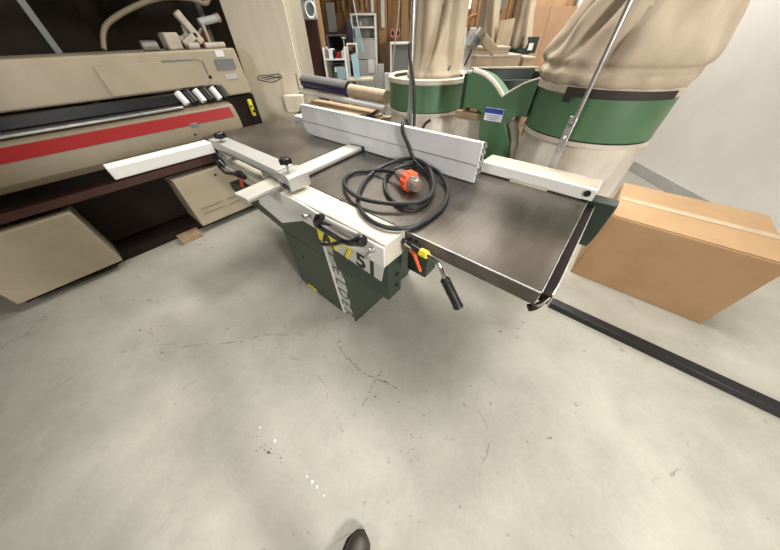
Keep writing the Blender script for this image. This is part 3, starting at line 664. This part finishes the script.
# red striped table head: runs along the machine
hd = obj('table_head', MB().prism([(-2.645, .765), (-2.645, .865), (-2.685, .955), (-2.78, .972), (-3.3, .972), (-3.3, .716), (-2.70, .716)], 'y', -.9, 1.06), 'beige2', bm_, .006)
mb = MB().hexa([(-2.664, -.85, .909), (-2.664, .98, .909), (-2.668, .98, .905), (-2.668, -.85, .905), (-2.752, -.85, .944), (-2.752, .98, .944), (-2.756, .98, .94), (-2.756, -.85, .94)])
mb = MB().box(-2.5995, -2.594, -.85, 1.0, .80, .86)
mb = MB().prism([(-2.6455, .875), (-2.676, .943), (-2.681, .941), (-2.6505, .873)], 'y', -.85, 1.02)
obj('red_stripe', mb, 'red', hd, label='red painted stripe along the table head')
obj('badge', MB().box(-2.650, -2.644, .66, .72, .855, .885), 'steel', hd, .001)
obj('head_screw', MB().tube([(-2.645, .66, .81), (-2.640, .66, .81)], .008, 10), 'black', hd)
# pressure rollers
for i_, y_ in enumerate((1.06, .995, .93, .865, .80, .735)):
    obj('feed_roller', MB().tube([(-2.80, y_ - .01, 1.068), (-2.76, y_ + .012, .99)], .030 if i_ % 2 == 0 else .026, 20), 'black' if i_ % 2 == 0 else 'paper', bm_, .004)
obj('roller_bar', MB().box(-2.86, -2.80, -.80, 1.09, 1.0, 1.06), 'black', bm_, .004)
obj('chip_tray', MB().box(-2.90, -2.72, -.80, .70, .974, .99), 'steel', bm_, .004)
# upper head cabinet
up = obj('upper_cabinet', MB().prism([(-.85, 1.07), (1.08, 1.07), (1.085, .985), (1.365, .985), (1.335, 1.30), (-.85, 1.30)], 'x', -3.45, -2.88), 'beige', bm_, .012, seg=3)
obj('upper_foot', MB().box(-3.45, -2.92, .60, 1.078, .9735, 1.069), 'dark', bm_)
obj('display_label', MB().box(-2.879, -2.872, 1.13, 1.29, 1.165, 1.235), 'label', up, .001, label='dark grey plate')
obj('white_sticker', MB().box(-2.879, -2.875, 1.16, 1.23, 1.25, 1.29), 'paper', up)
obj('white_sticker', MB().box(-2.879, -2.875, 1.17, 1.27, 1.10, 1.135), 'grey', up)
dr_ = obj('door', MB().box(-2.879, -2.868, .35, 1.03, 1.08, 1.245), 'beige', up, .004)
obj('door_gap', MB().tube([(-2.868, .75, 1.247), (-2.868, 1.0, 1.247), (-2.868, 1.032, 1.235), (-2.868, 1.034, 1.15)], .005, 6), 'label', dr_)
obj('lock', MB().tube([(-2.868, 1.04, 1.13), (-2.860, 1.04, 1.13)], .012, 12), 'black', dr_)
mb = MB()
for y0, z, l in ((.80, 1.075, .16), (.90, 1.088, .05), (.97, 1.06, .05)): mb.box(-2.8785, -2.8745, y0, y0 + l, z, z + .004)
obj('printed_marks', mb, 'ink', up)
# things on top of it
ZT = 1.30
def th1(name, mb, m_, label, cat, group=None, bevel=.002): return tag(obj(name, mb, m_, None, bevel), label, cat, group)
pc = thing('pipe_clamp', (-3.0, 1.1, ZT), 'cream cast clamp body lying on top of the beige machine', 'clamp')
obj('jaw', MB().bar((-3.0, 1.14, ZT + .035), (-3.0, 1.04, ZT + .21), .05, .05), 'cream_dust', pc, .008)
obj('jaw', MB().bar((-3.0, 1.00, ZT + .031), (-3.0, 1.12, ZT + .09), .05, .045), 'cream_dust', pc, .008)
obj('screw', MB().tube([(-2.985, 1.10, ZT + .06), (-2.985, 1.17, ZT + .12)], .010, 10), 'steel', pc)
cy = thing('air_cylinder', (-3.05, 1.27, ZT), 'white cylinder with an open dark end propped above the beige machine', 'cylinder')
obj('barrel', MB().tube([(-3.05, 1.20, ZT + .155), (-3.05, 1.35, ZT + .18)], .024, 20), 'grey', cy)
obj('end_collar', MB().tube([(-3.05, 1.351, ZT + .18), (-3.05, 1.375, ZT + .185)], .028, 20), 'kraft', cy)
obj('bore', MB().tube([(-3.05, 1.3755, ZT + .185), (-3.05, 1.378, ZT + .1855)], .018, 20), 'black', cy)
obj('bracket', MB().bar((-3.05, 1.22, ZT + .001), (-3.05, 1.22, ZT + .15), .03, .02, (0, 1, 0)), 'cream_dust', cy, .003)
th1('motor_block', MB().box(-3.12, -2.99, .88, .985, ZT + .001, ZT + .10), 'cream_dust', 'small cream motor block on the machine top below the clamp', 'motor', None, .012)
th1('cable_gland', MB().tube([(-2.93, 1.0, ZT + .022), (-2.93, 1.08, ZT + .022)], .02, 14), 'cream_dust', 'short cream gland lying at the machine top edge', 'gland')
th1('paint_tin', MB().lathe([(.001, ZT + .001), (.036, ZT + .001), (.036, ZT + .10), (.032, ZT + .105), (.001, ZT + .102)], (-3.25, 1.29), 24), 'rust', 'rust orange tin standing on the machine top', 'tin')
th1('paint_tin', MB().lathe([(.001, ZT + .001), (.032, ZT + .001), (.032, ZT + .09), (.001, ZT + .092)], (-3.36, 1.30), 24), 'red', 'dull red tin behind the rust orange tin', 'tin')
th1('cardboard_tube', MB().tube([(-2.94, 1.13, ZT + .021), (-2.94, 1.29, ZT + .021)], .018, 16), 'cream_dust', 'pale tube lying at the front edge of the machine top', 'tube')
th1('coupling', MB().tube([(-2.96, .70, ZT + .031), (-2.96, .80, ZT + .031)], .03, 18), 'steel', 'steel pipe coupling lying on the machine top beside the motor block', 'coupling')
th1('valve_body', MB().ball((-3.15, 1.10, ZT + .05), .048, (1, 1, 1)).tube([(-3.15, 1.03, ZT + .06), (-3.15, 1.17, ZT + .06)], .022, 12).tube([(-3.15, 1.10, ZT + .09), (-3.15, 1.10, ZT + .14)], .015, 10), 'cast_top', 'cream valve body standing behind the clamp', 'valve', None, 0)
mb = MB().tube(smooth_path([(-3.1, .50, ZT + .02), (-3.15, .62, ZT + .15), (-3.1, .95, ZT + .27), (-3.05, 1.18, ZT + .285), (-3.05, 1.30, ZT + .262), (-3.07, 1.35, ZT + .30), (-3.1, 1.28, ZT + .36), (-3.1, 1.05, ZT + .38)]), .015, 12)
th1('extraction_hose', mb, 'beige2', 'cream hose curving above the beige machine', 'hose')
sh = thing('wall_shelf', (-3.5, .8, 0), 'dark steel shelving unit behind the beige machine', 'shelf')
for z in (.9, 1.62, 2.2): obj('shelf_board', MB().box(-4.1, -3.55, -.9, 1.5, z, z + .03), 'dark', sh)
for y_ in (-.88, .3, 1.46): obj('upright', MB().box(-3.60, -3.56, y_ - .02, y_ + .02, 0, 2.6), 'label', sh)
for i_, (y_, w_, h_, m_) in enumerate(((-.5, .30, .28, 'dark'), (-.05, .25, .22, 'maroon'), (.5, .26, .30, 'dark'), (.95, .3, .2, 'boardk'))):
    c_ = thing('storage_crate', (-3.8, y_, 1.65), ['dark storage crate at the near end of the shelf behind the beige machine', 'maroon storage crate beside the near crate on that shelf', 'taller dark crate in the middle of the shelf behind the beige machine', 'low wooden crate at the far end of the shelf behind the beige machine'][i_], 'crate', 'crates on the dark shelf')
    obj('body', MB().box(-4.0, -3.62, y_ - w_ / 2, y_ + w_ / 2, 1.651, 1.65 + h_), m_, c_, .006)
    obj('lid', MB().box(-4.01, -3.61, y_ - w_ / 2 - .01, y_ + w_ / 2 + .01, 1.651 + h_, 1.67 + h_), m_, c_, .004)
bw = thing('yellow_tool', (-2.88, 1.32, 0), 'yellow and black hand tool hanging in the dark gap beside the plywood post', 'tool')
obj('gap_shade_board', MB().box(-3.0, -2.90, 1.101, 1.372, 0, .97), 'dark', bm_)  # board added in the gap, its near-black colour stands in for shade
obj('handle', MB().box(-2.8985, -2.87, 1.285, 1.325, .80, .94), 'yellow', bw, .012, seg=3)
obj('grip', MB().box(-2.8995, -2.862, 1.30, 1.33, .83, .855).box(-2.8995, -2.862, 1.292, 1.312, .875, .892), 'black', bw, .006)
th1('wood_block', MB().box(-2.76, -2.64, .11, .29, 0, .055), 'timber', 'short timber block on the floor in front of the beige machine', 'block', None, .004)

# ------------------------------------------------------------------ far back: cabinets, shelves, clutter (building axes)
def rthing(name, loc, label, cat, group=None): return thing(name, loc, label, cat, group, room=True)
B = 4.85
tc_ = rthing('tall_cabinet', (-.4, B, 0), 'tall grey white storage cabinet against the brown board wall', 'cabinet')
obj('carcass', MB(RM).box(-.55, -.53, B, B + .36, 0, 1.56).box(-.22, -.20, B, B + .36, 0, 1.56).box(-.529, -.221, B, B + .36, 1.54, 1.56).box(-.529, -.221, B + .34, B + .36, 0, 1.54), 'paper', tc_, .002)
obj('shelf', MB(RM).box(-.528, -.222, B + .01, B + .33, 1.415, 1.435), 'paper', tc_)
obj('shelf', MB(RM).box(-.528, -.222, B + .01, B + .33, 1.30, 1.315), 'grey', tc_)
obj('door', MB(RM).box(-.528, -.222, B - .005, B + .012, .02, 1.08), 'grey', tc_, .003)
obj('door', MB(RM).box(-.528, -.222, B - .005, B + .012, 1.09, 1.295), 'grey', tc_, .003)
th1('aerosol_can', MB(RM).tube([(-.42, B + .1, 1.436), (-.42, B + .1, 1.49)], .016, 12), 'paper', 'small white can on the open shelf of the tall cabinet', 'can')
th1('paper_sheet', MB(RM).box(-.34, -.25, B - .012, B - .0055, .93, 1.09), 'paper', 'white notice on the lower door of the tall cabinet', 'notice')
# open cube shelf, dark
ds = rthing('dark_shelf', (-.75, 4.95, 0), 'black framed shelf unit between the stanchion and the tall cabinet', 'shelf')
obj('frame', MB(RM).box(-.93, -.62, 4.90, 5.20, 1.34, 1.36).box(-.93, -.91, 4.9, 5.2, .2, 1.34).box(-.64, -.62, 4.9, 5.2, .2, 1.34), 'label', ds, .002)
obj('back', MB(RM).box(-.91, -.64, 5.1, 5.2, .2, 1.339), 'black', ds)
obj('shelf', MB(RM).box(-.909, -.641, 4.9, 5.09, 1.02, 1.04), 'label', ds)
# white trolley shelf with stationery
ws = rthing('white_shelf_trolley', (-.72, 4.25, 0), 'small white open shelf trolley full of papers and boxes', 'trolley')
obj('frame', MB(RM).box(-.872, -.855, 4.2, 4.5, 0, 1.245).box(-.60, -.583, 4.2, 4.5, 0, 1.245), 'paper', ws, .002)
obj('shelf', MB(RM).box(-.854, -.601, 4.2, 4.5, 1.125, 1.14), 'paper', ws)
obj('shelf', MB(RM).box(-.854, -.601, 4.2, 4.5, .90, .915), 'paper', ws)
obj('shelf', MB(RM).box(-.854, -.601, 4.2, 4.5, .30, .315), 'paper', ws)
obj('back_panel', MB(RM).box(-.854, -.601, 4.49, 4.5, .316, .90), 'grey', ws)
for i_, (a, w_, h_, m_, l_) in enumerate(((-.83, .02, .085, 'label', 'thin grey folder at the end of the trolley top shelf'), (-.80, .05, .09, 'paper', 'white folder beside the grey folder on the trolley top shelf'), (-.74, .02, .08, 'black', 'black folder in the middle of the trolley top shelf'), (-.70, .06, .055, 'red', 'red box on the trolley top shelf'), (-.63, .016, .075, 'paper', 'narrow white folder right of the red box'))):
    th1('folder' if m_ != 'red' else 'small_box', MB(RM).box(a, a + w_, 4.22, 4.42, 1.1405, 1.1405 + h_), m_, l_, 'folder' if m_ != 'red' else 'box')
for i_, (a, w_, z0, h_, m_, l_) in enumerate(((-.76, .15, .9155, .09, 'green', 'dark green box on the middle trolley shelf'), (-.75, .14, 1.006, .05, 'paper', 'white paper stack on top of the green box'), (-.78, .12, 1.057, .02, 'black', 'flat black box topmost of the stack on the middle trolley shelf'))):
    th1('stationery_box', MB(RM).box(a, a + w_, 4.215, 4.42, z0, z0 + h_), m_, l_, 'box')
th1('poster_card', MB(RM).box(-.72, -.605, 4.19, 4.1985, .93, 1.06), 'lblue', 'pale printed card leaning on the front of the white trolley', 'card')
# bench with blue board
bn = rthing('side_bench', (-.45, 4.4, 0), 'narrow bench with a pale top before the tall cabinet', 'bench')
obj('top', MB(RM).box(-.575, -.24, 4.22, 4.50, .905, .93), 'cream_dust', bn, .003)
for a in (-.56, -.26):
    for b_ in (4.25, 4.47): obj('leg', MB(RM).box(a - .012, a + .012, b_ - .012, b_ + .012, 0, .904), 'grey', bn)
th1('blue_board', MB(RM).hexa([(-.50, 4.25, .931), (-.42, 4.25, .931), (-.42, 4.28, .931), (-.50, 4.28, .931), (-.52, 4.30, 1.17), (-.43, 4.30, 1.19), (-.43, 4.33, 1.19), (-.52, 4.33, 1.17)]), 'lblue', 'pale blue board standing upright on the narrow bench', 'board')
wf = rthing('framed_rack', (-.53, 4.38, .93), 'small white framed rack with yellow and black items on the bench', 'rack')
obj('frame', MB(RM).box(-.575, -.56, 4.36, 4.40, .9305, 1.28).box(-.455, -.44, 4.36, 4.40, .9305, 1.28).box(-.56, -.455, 4.36, 4.40, 1.265, 1.28), 'paper', wf, .002)
obj('back', MB(RM).box(-.56, -.455, 4.39, 4.40, 1.10, 1.264), 'timber', wf)
obj('items', MB(RM).box(-.55, -.51, 4.37, 4.389, 1.17, 1.21).box(-.50, -.47, 4.37, 4.389, 1.19, 1.24), 'black', wf)
# jackets / rags hanging on hooks
rg = th1('hanging_jacket', MB(RM).lathe([(.012, 1.50), (.035, 1.46), (.05, 1.38), (.045, 1.28), (.03, 1.22), (.005, 1.21)], (-.55, 4.60), 16), 'cloth', 'dark blue garment hanging in front of the tall cabinet', 'garment', None, 0)
th1('hanging_towel', MB(RM).hexa([(-.46, 4.54, 1.20), (-.38, 4.54, 1.17), (-.38, 4.56, 1.17), (-.46, 4.56, 1.20), (-.47, 4.54, 1.42), (-.43, 4.54, 1.43), (-.43, 4.56, 1.43), (-.47, 4.56, 1.42)]), 'lblue', 'pale blue grey towel hanging beside the dark garment', 'towel')
th1('broom_handle', MB(RM).tube([(-.38, 4.66, 1.18), (-.50, 4.72, 1.80)], .007, 8), 'paper', 'thin white pole leaning above the towel', 'pole')
th1('white_hook', MB(RM).tube([(-.64, 4.62, 1.12), (-.64, 4.62, 1.32), (-.67, 4.62, 1.325), (-.61, 4.62, 1.325)], .009, 8), 'paper', 'white T shaped stand in front of the black shelf', 'stand')
# white planks and strips on the wall
th1('wall_plank', MB(RM).box(-.93, -.81, 5.205, 5.225, 1.38, 1.68), 'grey', 'wide grey white plank fixed to the wall above the black shelf', 'plank')
th1('white_strip', MB(RM).box(-.13, -.08, 5.205, 5.226, 1.42, 2.4), 'paper', 'long white strip on the wall right of the tall cabinet', 'strip')
th1('white_strip', MB(RM).box(-.275, -.235, 5.205, 5.226, 1.58, 2.4), 'paper', 'short white strip on the wall above the tall cabinet', 'strip')
for i_ in range(6):
    a = -.78 + i_ * .085
    th1('hanging_batten', MB(RM).box(a, a + .022, 5.205, 5.226, 1.58 + .02 * (i_ % 3), 2.4), 'board2' if i_ % 2 else 'boardk', ['first wall batten right of the grey white plank', 'second wall batten right of the grey white plank', 'third wall batten right of the grey white plank', 'fourth wall batten, above the tall cabinet edge', 'fifth wall batten, above the tall cabinet', 'sixth wall batten, next to the short white strip'][i_], 'batten', 'thin battens hanging on the wall')
for i_, a in enumerate((.01, .09)):
    o = rthing('hook_reel', (a + .03, 5.1, 1.35), ['small pink rimmed reel on the wall nearest the tall cabinet', 'small pink rimmed reel on the wall nearest the cloth bag'][i_], 'reel', 'pink reels on the back wall')
    ring = [(a + .03 + .03 * math.cos(t * PI / 8), 5.16, 1.36 + .042 * math.sin(t * PI / 8)) for t in range(17)]
    obj('rim', MB(RM).tube(ring, .009, 6), mat and 'pinkm' if 'pinkm' in M else 'red', o)
    obj('hub', MB(RM).tube([(a + .03, 5.165, 1.36), (a + .03, 5.155, 1.36)], .02, 12), 'maroon', o)
th1('brown_panel', MB(RM).box(-.17, .02, 5.12, 5.17, .0, 1.25), 'boardk', 'dark brown panel standing beside the tall cabinet', 'panel')
th1('grey_crate', MB(RM).box(-.19, -.10, 4.80, 4.95, .0, 1.03), 'grey', 'narrow grey pedestal beside the tall cabinet', 'pedestal')
th1('white_case', MB(RM).box(-.09, .04, 4.70, 4.9, .0, .93), 'paper', 'low white case right of the grey pedestal', 'case')
sr = rthing('screen_cabinet', (.12, 4.4, 0), 'white framed cabinet with a dark glass front behind the cloth bag', 'cabinet')
obj('frame', MB(RM).box(0.0, .018, 4.3, 4.6, 0, 1.28).box(.30, .318, 4.3, 4.6, 0, 1.28).box(.018, .30, 4.3, 4.6, 1.262, 1.28).box(.018, .30, 4.3, 4.6, .95, .97), 'paper', sr, .002)
obj('glass', MB(RM).box(.019, .299, 4.32, 4.33, .971, 1.261), 'label', sr)
obj('lower_panel', MB(RM).box(.019, .299, 4.32, 4.34, .0, .949), 'boardk', sr)
th1('wall_rope', MB(RM).tube(smooth_path([(.03, 4.28, 1.0), (.05, 4.28, 1.2), (.10, 4.28, 1.5), (.13, 4.28, 1.9)]), .008, 8), 'kraft', 'pale rope hanging in front of the white framed cabinet', 'rope')

# ---- right of the first bag: drill stand, boxes, second extractor, sheets
dp = rthing('mortiser', (1.0, 3.4, 0), 'white metal stand with a tilted grey motor beyond the first cloth bag', 'machine')
obj('column', MB(RM).box(.76, .86, 3.4, 3.5, .0, 1.40), 'paper', dp, .006)
obj('rusty_arm', MB(RM).tube([(.775, 3.39, 1.38), (.78, 3.39, 1.47), (.83, 3.39, 1.485)], .016, 10), 'rust', dp)
obj('motor', MB(RM).tube([(.82, 3.36, 1.26), (.91, 3.34, 1.38)], .050, 18), 'steel', dp)
obj('motor_band', MB(RM).tube([(.85, 3.352, 1.30), (.875, 3.347, 1.335)], .053, 18), 'label', dp)
obj('feed_lever', MB(RM).tube([(.84, 3.36, 1.25), (.78, 3.33, 1.12)], .008, 8), 'black', dp)
obj('beam', MB(RM).bar((.93, 3.42, 1.33), (1.10, 3.42, 1.22), .07, .08), 'kraft', dp, .006)
obj('foot_rail', MB(RM).box(.66, .98, 3.36, 3.50, 1.05, 1.075), 'paper', dp, .004)
# green trough machine
tr = rthing('green_trough', (1.3, 3.0, 0), 'dark green metal trough machine behind the extractor manifold', 'machine')
obj('trough', MB(RM).prism([(2.78, .86), (2.80, 1.06), (2.83, 1.06), (2.84, .90), (3.22, .90), (3.24, 1.10), (3.27, 1.10), (3.29, .86)], 'x', .86, 1.50), 'dgreen', tr, .003)
obj('rim', MB(RM).box(.84, 1.52, 3.235, 3.275, 1.101, 1.115), 'cream_dust', tr, .002)
obj('wood_wedge', MB(RM).tube([(1.05, 2.98, .96), (1.18, 2.98, .96)], .055, 18), 'rust', tr)
for a in (.88, 1.48):
    for b_ in (2.81, 3.26): obj('leg', MB(RM).box(a - .02, a + .02, b_ - .02, b_ + .02, 0, .859), 'dgreen', tr)
obj('end_plate', MB(RM).box(1.50, 1.515, 2.80, 3.27, .86, 1.08), 'dgreen', tr, .002)
# table with boxes
bt = rthing('box_table', (1.3, 3.75, 0), 'low timber table carrying brown cartons beyond the green trough', 'table')
obj('top', MB(RM).box(.95, 1.70, 3.55, 4.05, 1.03, 1.055), 'timber', bt, .002)
for a in (1.03, 1.69):
    for b_ in (3.58, 4.02): obj('leg', MB(RM).box(a - .025, a + .025, b_ - .025, b_ + .025, 0, 1.029), 'timber', bt)
def carton(a0, a1, b0, b1, z0, z1, l_):
    o = rthing('carton', ((a0 + a1) / 2, (b0 + b1) / 2, z0), l_, 'box', 'cartons on the timber table')
    obj('body', MB(RM).box(a0, a1, b0, b1, z0 + .001, z1), 'kraft', o, .003)
    obj('lid', MB(RM).box(a0 - .006, a1 + .006, b0 - .006, b1 + .006, z1 + .0005, z1 + .018), 'cream_dust', o, .002)
carton(.97, 1.46, 3.6, 3.95, 1.055, 1.17, 'long brown carton at the bottom of the stack on the timber table')
carton(.98, 1.32, 3.62, 3.92, 1.189, 1.235, 'flat carton on top of the long brown carton')
carton(1.50, 1.62, 3.6, 3.9, 1.055, 1.15, 'small carton at the end of the timber table')
d2 = rthing('rear_dust_extractor', (1.65, 4.7, 0), 'smaller dust extractor with two cloth bags against the back wall', 'dust extractor')
def bag2(a, b_, zt, lean):
    def f(r, z, an):
        t = (z - 1.2) / .8; return r * (1 + .12 * math.sin(3 * an + 4 * z) + .08 * math.sin(7 * an)), lean * t, 0
    obj('filter_bag', MB(RM).lathe([(.14, 1.20), (.15, 1.25), (.135, 1.35), (.115, 1.5), (.11, 1.7), (.11, 2.0), (.05, 2.1), (.01, 2.1)], (a, b_), 40, f), 'canvas', d2)
bag2(1.36, 4.6, 2, -.12); bag2(1.80, 4.6, 2, -.10)
for a in (1.36, 1.80):
    obj('drum', MB(RM).lathe([(.14, 1.07), (.155, 1.075), (.155, 1.19), (.14, 1.20), (.01, 1.2)], (a, 4.6), 40), 'dgreen', d2)
    obj('collection_sack', MB(RM).lathe([(.148, 1.07), (.15, .8), (.14, .3), (.08, .12), (.01, .12)], (a, 4.6), 40), 'canvas', d2)
obj('housing', MB(RM).box(1.53, 1.63, 4.52, 4.68, .9, 1.25), 'dgreen', d2, .006)
obj('base', MB(RM).box(1.2, 2.0, 4.45, 4.75, 0, .119), 'dgreen', d2, .004)
obj('control_box', MB(RM).box(1.76, 1.98, 4.45, 4.47, 1.15, 1.31), 'dgreen', d2, .004)
obj('plate', MB(RM).box(1.86, 1.92, 4.435, 4.449, 1.18, 1.25), 'paper', d2)
th1('paper_template', MB(RM).hexa([(1.44, 4.36, 0), (1.64, 4.36, 0), (1.64, 4.38, 0), (1.44, 4.38, 0), (1.40, 4.42, 1.46), (1.58, 4.42, 1.48), (1.58, 4.44, 1.48), (1.40, 4.44, 1.46)]), 'kraft', 'pale template board standing between the two rear cloth bags', 'board')
th1('socket_box', MB(RM).box(1.55, 1.65, 5.18, 5.225, 1.58, 1.68), 'label', 'small grey switch box on the wall between the rear cloth bags', 'switch')
def leaning(a0, a1, b0, b1, z1, m_, l_, th=.012):
    return th1('hardboard_sheet', MB(RM).hexa([(a0, b0, 0), (a1, b0, 0), (a1, b0 + th, 0), (a0, b0 + th, 0), (a0, b1, z1), (a1, b1, z1), (a1, b1 + th, z1), (a0, b1 + th, z1)]), m_, l_, 'sheet', 'hardboard sheets leaning on the back wall')
leaning(1.93, 2.28, 4.86, 5.06, 1.60, 'card2', 'brown hardboard sheet leaning right behind the rear dust extractor')
leaning(2.29, 2.66, 4.90, 5.07, 1.60, 'card2', 'brown hardboard sheet leaning nearest the white wall corner')
leaning(1.8, 2.5, 5.00, 5.14, 1.86, 'board2', 'taller tan sheet leaning behind the two brown ones')
th1('polystyrene_slab', MB(RM).hexa([(2.66, 4.98, 0), (2.98, 4.98, 0), (2.98, 5.04, 0), (2.66, 5.04, 0), (2.66, 5.12, 2.1), (2.98, 5.12, 2.1), (2.98, 5.18, 2.1), (2.66, 5.18, 2.1)]), 'paper', 'tall white slab leaning in the corner behind the hardboard', 'slab')

# ------------------------------------------------------------------ person taking the picture: only a shoe tip shows
pe = thing('person', (.12, -.40, 0), 'person in dark clothes standing, one dark shoe toe showing at the bottom edge', 'person')
Fd = Vector((-.5, .866, 0)); Rd = Vector((.866, .5, 0))
def pp(f, r, z, o=Vector((-.062, -.135, 0))):   # from the left shoe's toe
    q = o + Fd * f + Rd * r; return (q.x, q.y, z)
def shoe(f0, r0):
    mb = MB()
    secs = [(-.29, .030, .07), (-.27, .040, .085), (-.20, .040, .09), (-.13, .043, .075), (-.08, .050, .058), (-.04, .046, .048), (-.015, .034, .038), (0, .012, .028)]
    rings = []
    for f, w_, h_ in secs:
        ring = []
        for k in range(16):
            a = k * PI / 8; x_ = w_ * math.cos(a); z_ = h_ * .5 + h_ * .5 * math.sin(a)
            x_ += (.010 if f > -.1 else 0) * (f + .1) * 10
            ring.append(mb._v(pp(f0 + f, r0 + x_, max(.012, z_ + .008))))
        rings.append(ring)
    for A, B_ in zip(rings, rings[1:]):
        for t in range(16): mb.bm.faces.new([A[t], A[(t + 1) % 16], B_[(t + 1) % 16], B_[t]])
    mb.bm.faces.new(rings[0][::-1]); mb.bm.faces.new(rings[-1])
    s_ = obj('shoe', mb, 'boot', pe, sub=1)
    pol = [(-.295, -.026), (-.27, -.044), (-.15, -.046), (-.07, -.056), (-.03, -.045), (0, -.012), (.004, .016), (-.03, .048), (-.08, .054), (-.2, .042), (-.28, .036)]
    m2 = MB(); A = [m2._v(pp(f0 + f, r0 + r, 0)) for f, r in pol]; Bv = [m2._v(pp(f0 + f, r0 + r, .016)) for f, r in pol]
    m2.bm.faces.new(A); m2.bm.faces.new(Bv[::-1])
    for i in range(len(pol)): m2.bm.faces.new([A[i], Bv[i], Bv[(i + 1) % len(pol)], A[(i + 1) % len(pol)]])
    obj('sole', m2, 'black', s_, .003)
    obj('lace', MB().tube([pp(f0 - .13, r0 - .02, .084), pp(f0 - .145, r0 + .02, .088)], .003, 6), 'black', s_)
shoe(0, 0); shoe(-.12, .22)
def skin(name, verts, edges, mt, parent, root=0):
    me = bpy.data.meshes.new(name); me.from_pydata([W[parent].inverted() @ Vector(v[:3]) for v in verts], edges, [])
    o = bpy.data.objects.new(name, me); C.objects.link(o); o.parent = parent; W[o] = W[parent]
    me.materials.append(M[mt]); sk = o.modifiers.new('k', 'SKIN'); sk.use_smooth_shade = True
    for i, v in enumerate(verts): me.skin_vertices[0].data[i].radius = (v[3], v[4] if len(v) > 4 else v[3])
    me.skin_vertices[0].data[root].use_root = True
    s = o.modifiers.new('s', 'SUBSURF'); s.levels = 2; s.render_levels = 2; return o
V = [pp(-.30, .11, .92) + (.15, .12), pp(-.25, .02, .86) + (.10,), pp(-.235, .01, .48) + (.07,), pp(-.23, .0, .12) + (.055,),
     pp(-.33, .20, .86) + (.10,), pp(-.34, .21, .48) + (.07,), pp(-.35, .22, .12) + (.055,),
     pp(-.31, .11, 1.12) + (.15, .11), pp(-.33, .11, 1.36) + (.17, .12), pp(-.33, .11, 1.47) + (.09,), ]
arms = [pp(-.33, -.07, 1.40) + (.06,), pp(-.36, -.12, 1.12) + (.05,), pp(-.32, -.12, .92) + (.035,), pp(-.33, .29, 1.40) + (.06,), pp(-.36, .34, 1.12) + (.05,), pp(-.32, .34, .92) + (.035,)]
E_ = [(0, 1), (1, 2), (2, 3), (0, 4), (4, 5), (5, 6), (0, 7), (7, 8), (8, 9), (8, 10), (10, 11), (11, 12), (8, 13), (13, 14), (14, 15)]
skin('body', V + arms, E_, 'cloth', pe)
hd_ = obj('head', MB().ball(pp(-.31, .11, 1.64), .10, (.82, .95, 1.18), 20).tube([pp(-.33, .11, 1.44), pp(-.32, .11, 1.56)], .055, 14).ball(pp(-.215, .11, 1.62), .014, (1, 1.2, 1.5)).ball(pp(-.31, .03, 1.63), .018).ball(pp(-.31, .19, 1.63), .018), 'skin', pe)
obj('hair', MB().ball(pp(-.325, .11, 1.665), .105, (.85, .95, 1.12), 20), 'strap', hd_)
for r_ in (-.12, .34):
    mb = MB().ball(pp(-.30, r_, .86), .036, (.8, 1.1, 1.3), 12)
    for k in range(4): mb.tube([pp(-.30 + (k - 1.5) * .018, r_, .83), pp(-.29 + (k - 1.5) * .018, r_ * .99, .785), pp(-.28 + (k - 1.5) * .016, r_ * .97, .755 + .006 * abs(k - 1.5))], [.009, .008, .006], 8)
    mb.tube([pp(-.265, r_, .87), pp(-.245, r_ * .97, .84), pp(-.243, r_ * .96, .815)], [.011, .009, .007], 8)
    obj('hand', mb, 'skin', pe)

# ------------------------------------------------------------------ light
wd = bpy.data.worlds.new('world'); sc.world = wd; wd.use_nodes = True
bg = wd.node_tree.nodes['Background']; bg.inputs[0].default_value = (.9, .95, 1.0, 1); bg.inputs[1].default_value = .5
def area(name, loc, target, sx, sy, power, col=(1, .97, .92)):
    l = bpy.data.lights.new(name, 'AREA'); l.shape = 'RECTANGLE'; l.size = sx; l.size_y = sy; l.energy = power; l.color = col
    o = bpy.data.objects.new(name, l); C.objects.link(o); o.location = loc
    o.rotation_euler = (Vector(target) - Vector(loc)).to_track_quat('-Z', 'Y').to_euler(); return o
area('skylight_far', (-2.6, 2.6, 3.5), (-2.3, 1.4, 0), 2.2, .3, 84).data.spread = math.radians(110)
area('skylight_mid', (-.2, 2.0, 3.5), (-.3, 1.6, 0), 2.2, .3, 46).data.spread = math.radians(95)
ln = area('skylight_near', (-1.3, .75, 3.5), (-1.1, .60, 0), 2.4, .2, 17); ln.data.spread = math.radians(75)
area('door_daylight', (-.5, -2.7, 2.3), (-.3, .6, .2), .5, .5, 40, (1, .98, .95))
area('side_window', (2.6, -.3, 1.9), (-1.0, -.2, .2), .4, .4, 130, (1, .98, .95))
area('tube_back', (-.4, 4.2, 3.2), (-.4, 4.9, .8), 2.5, .3, 100)
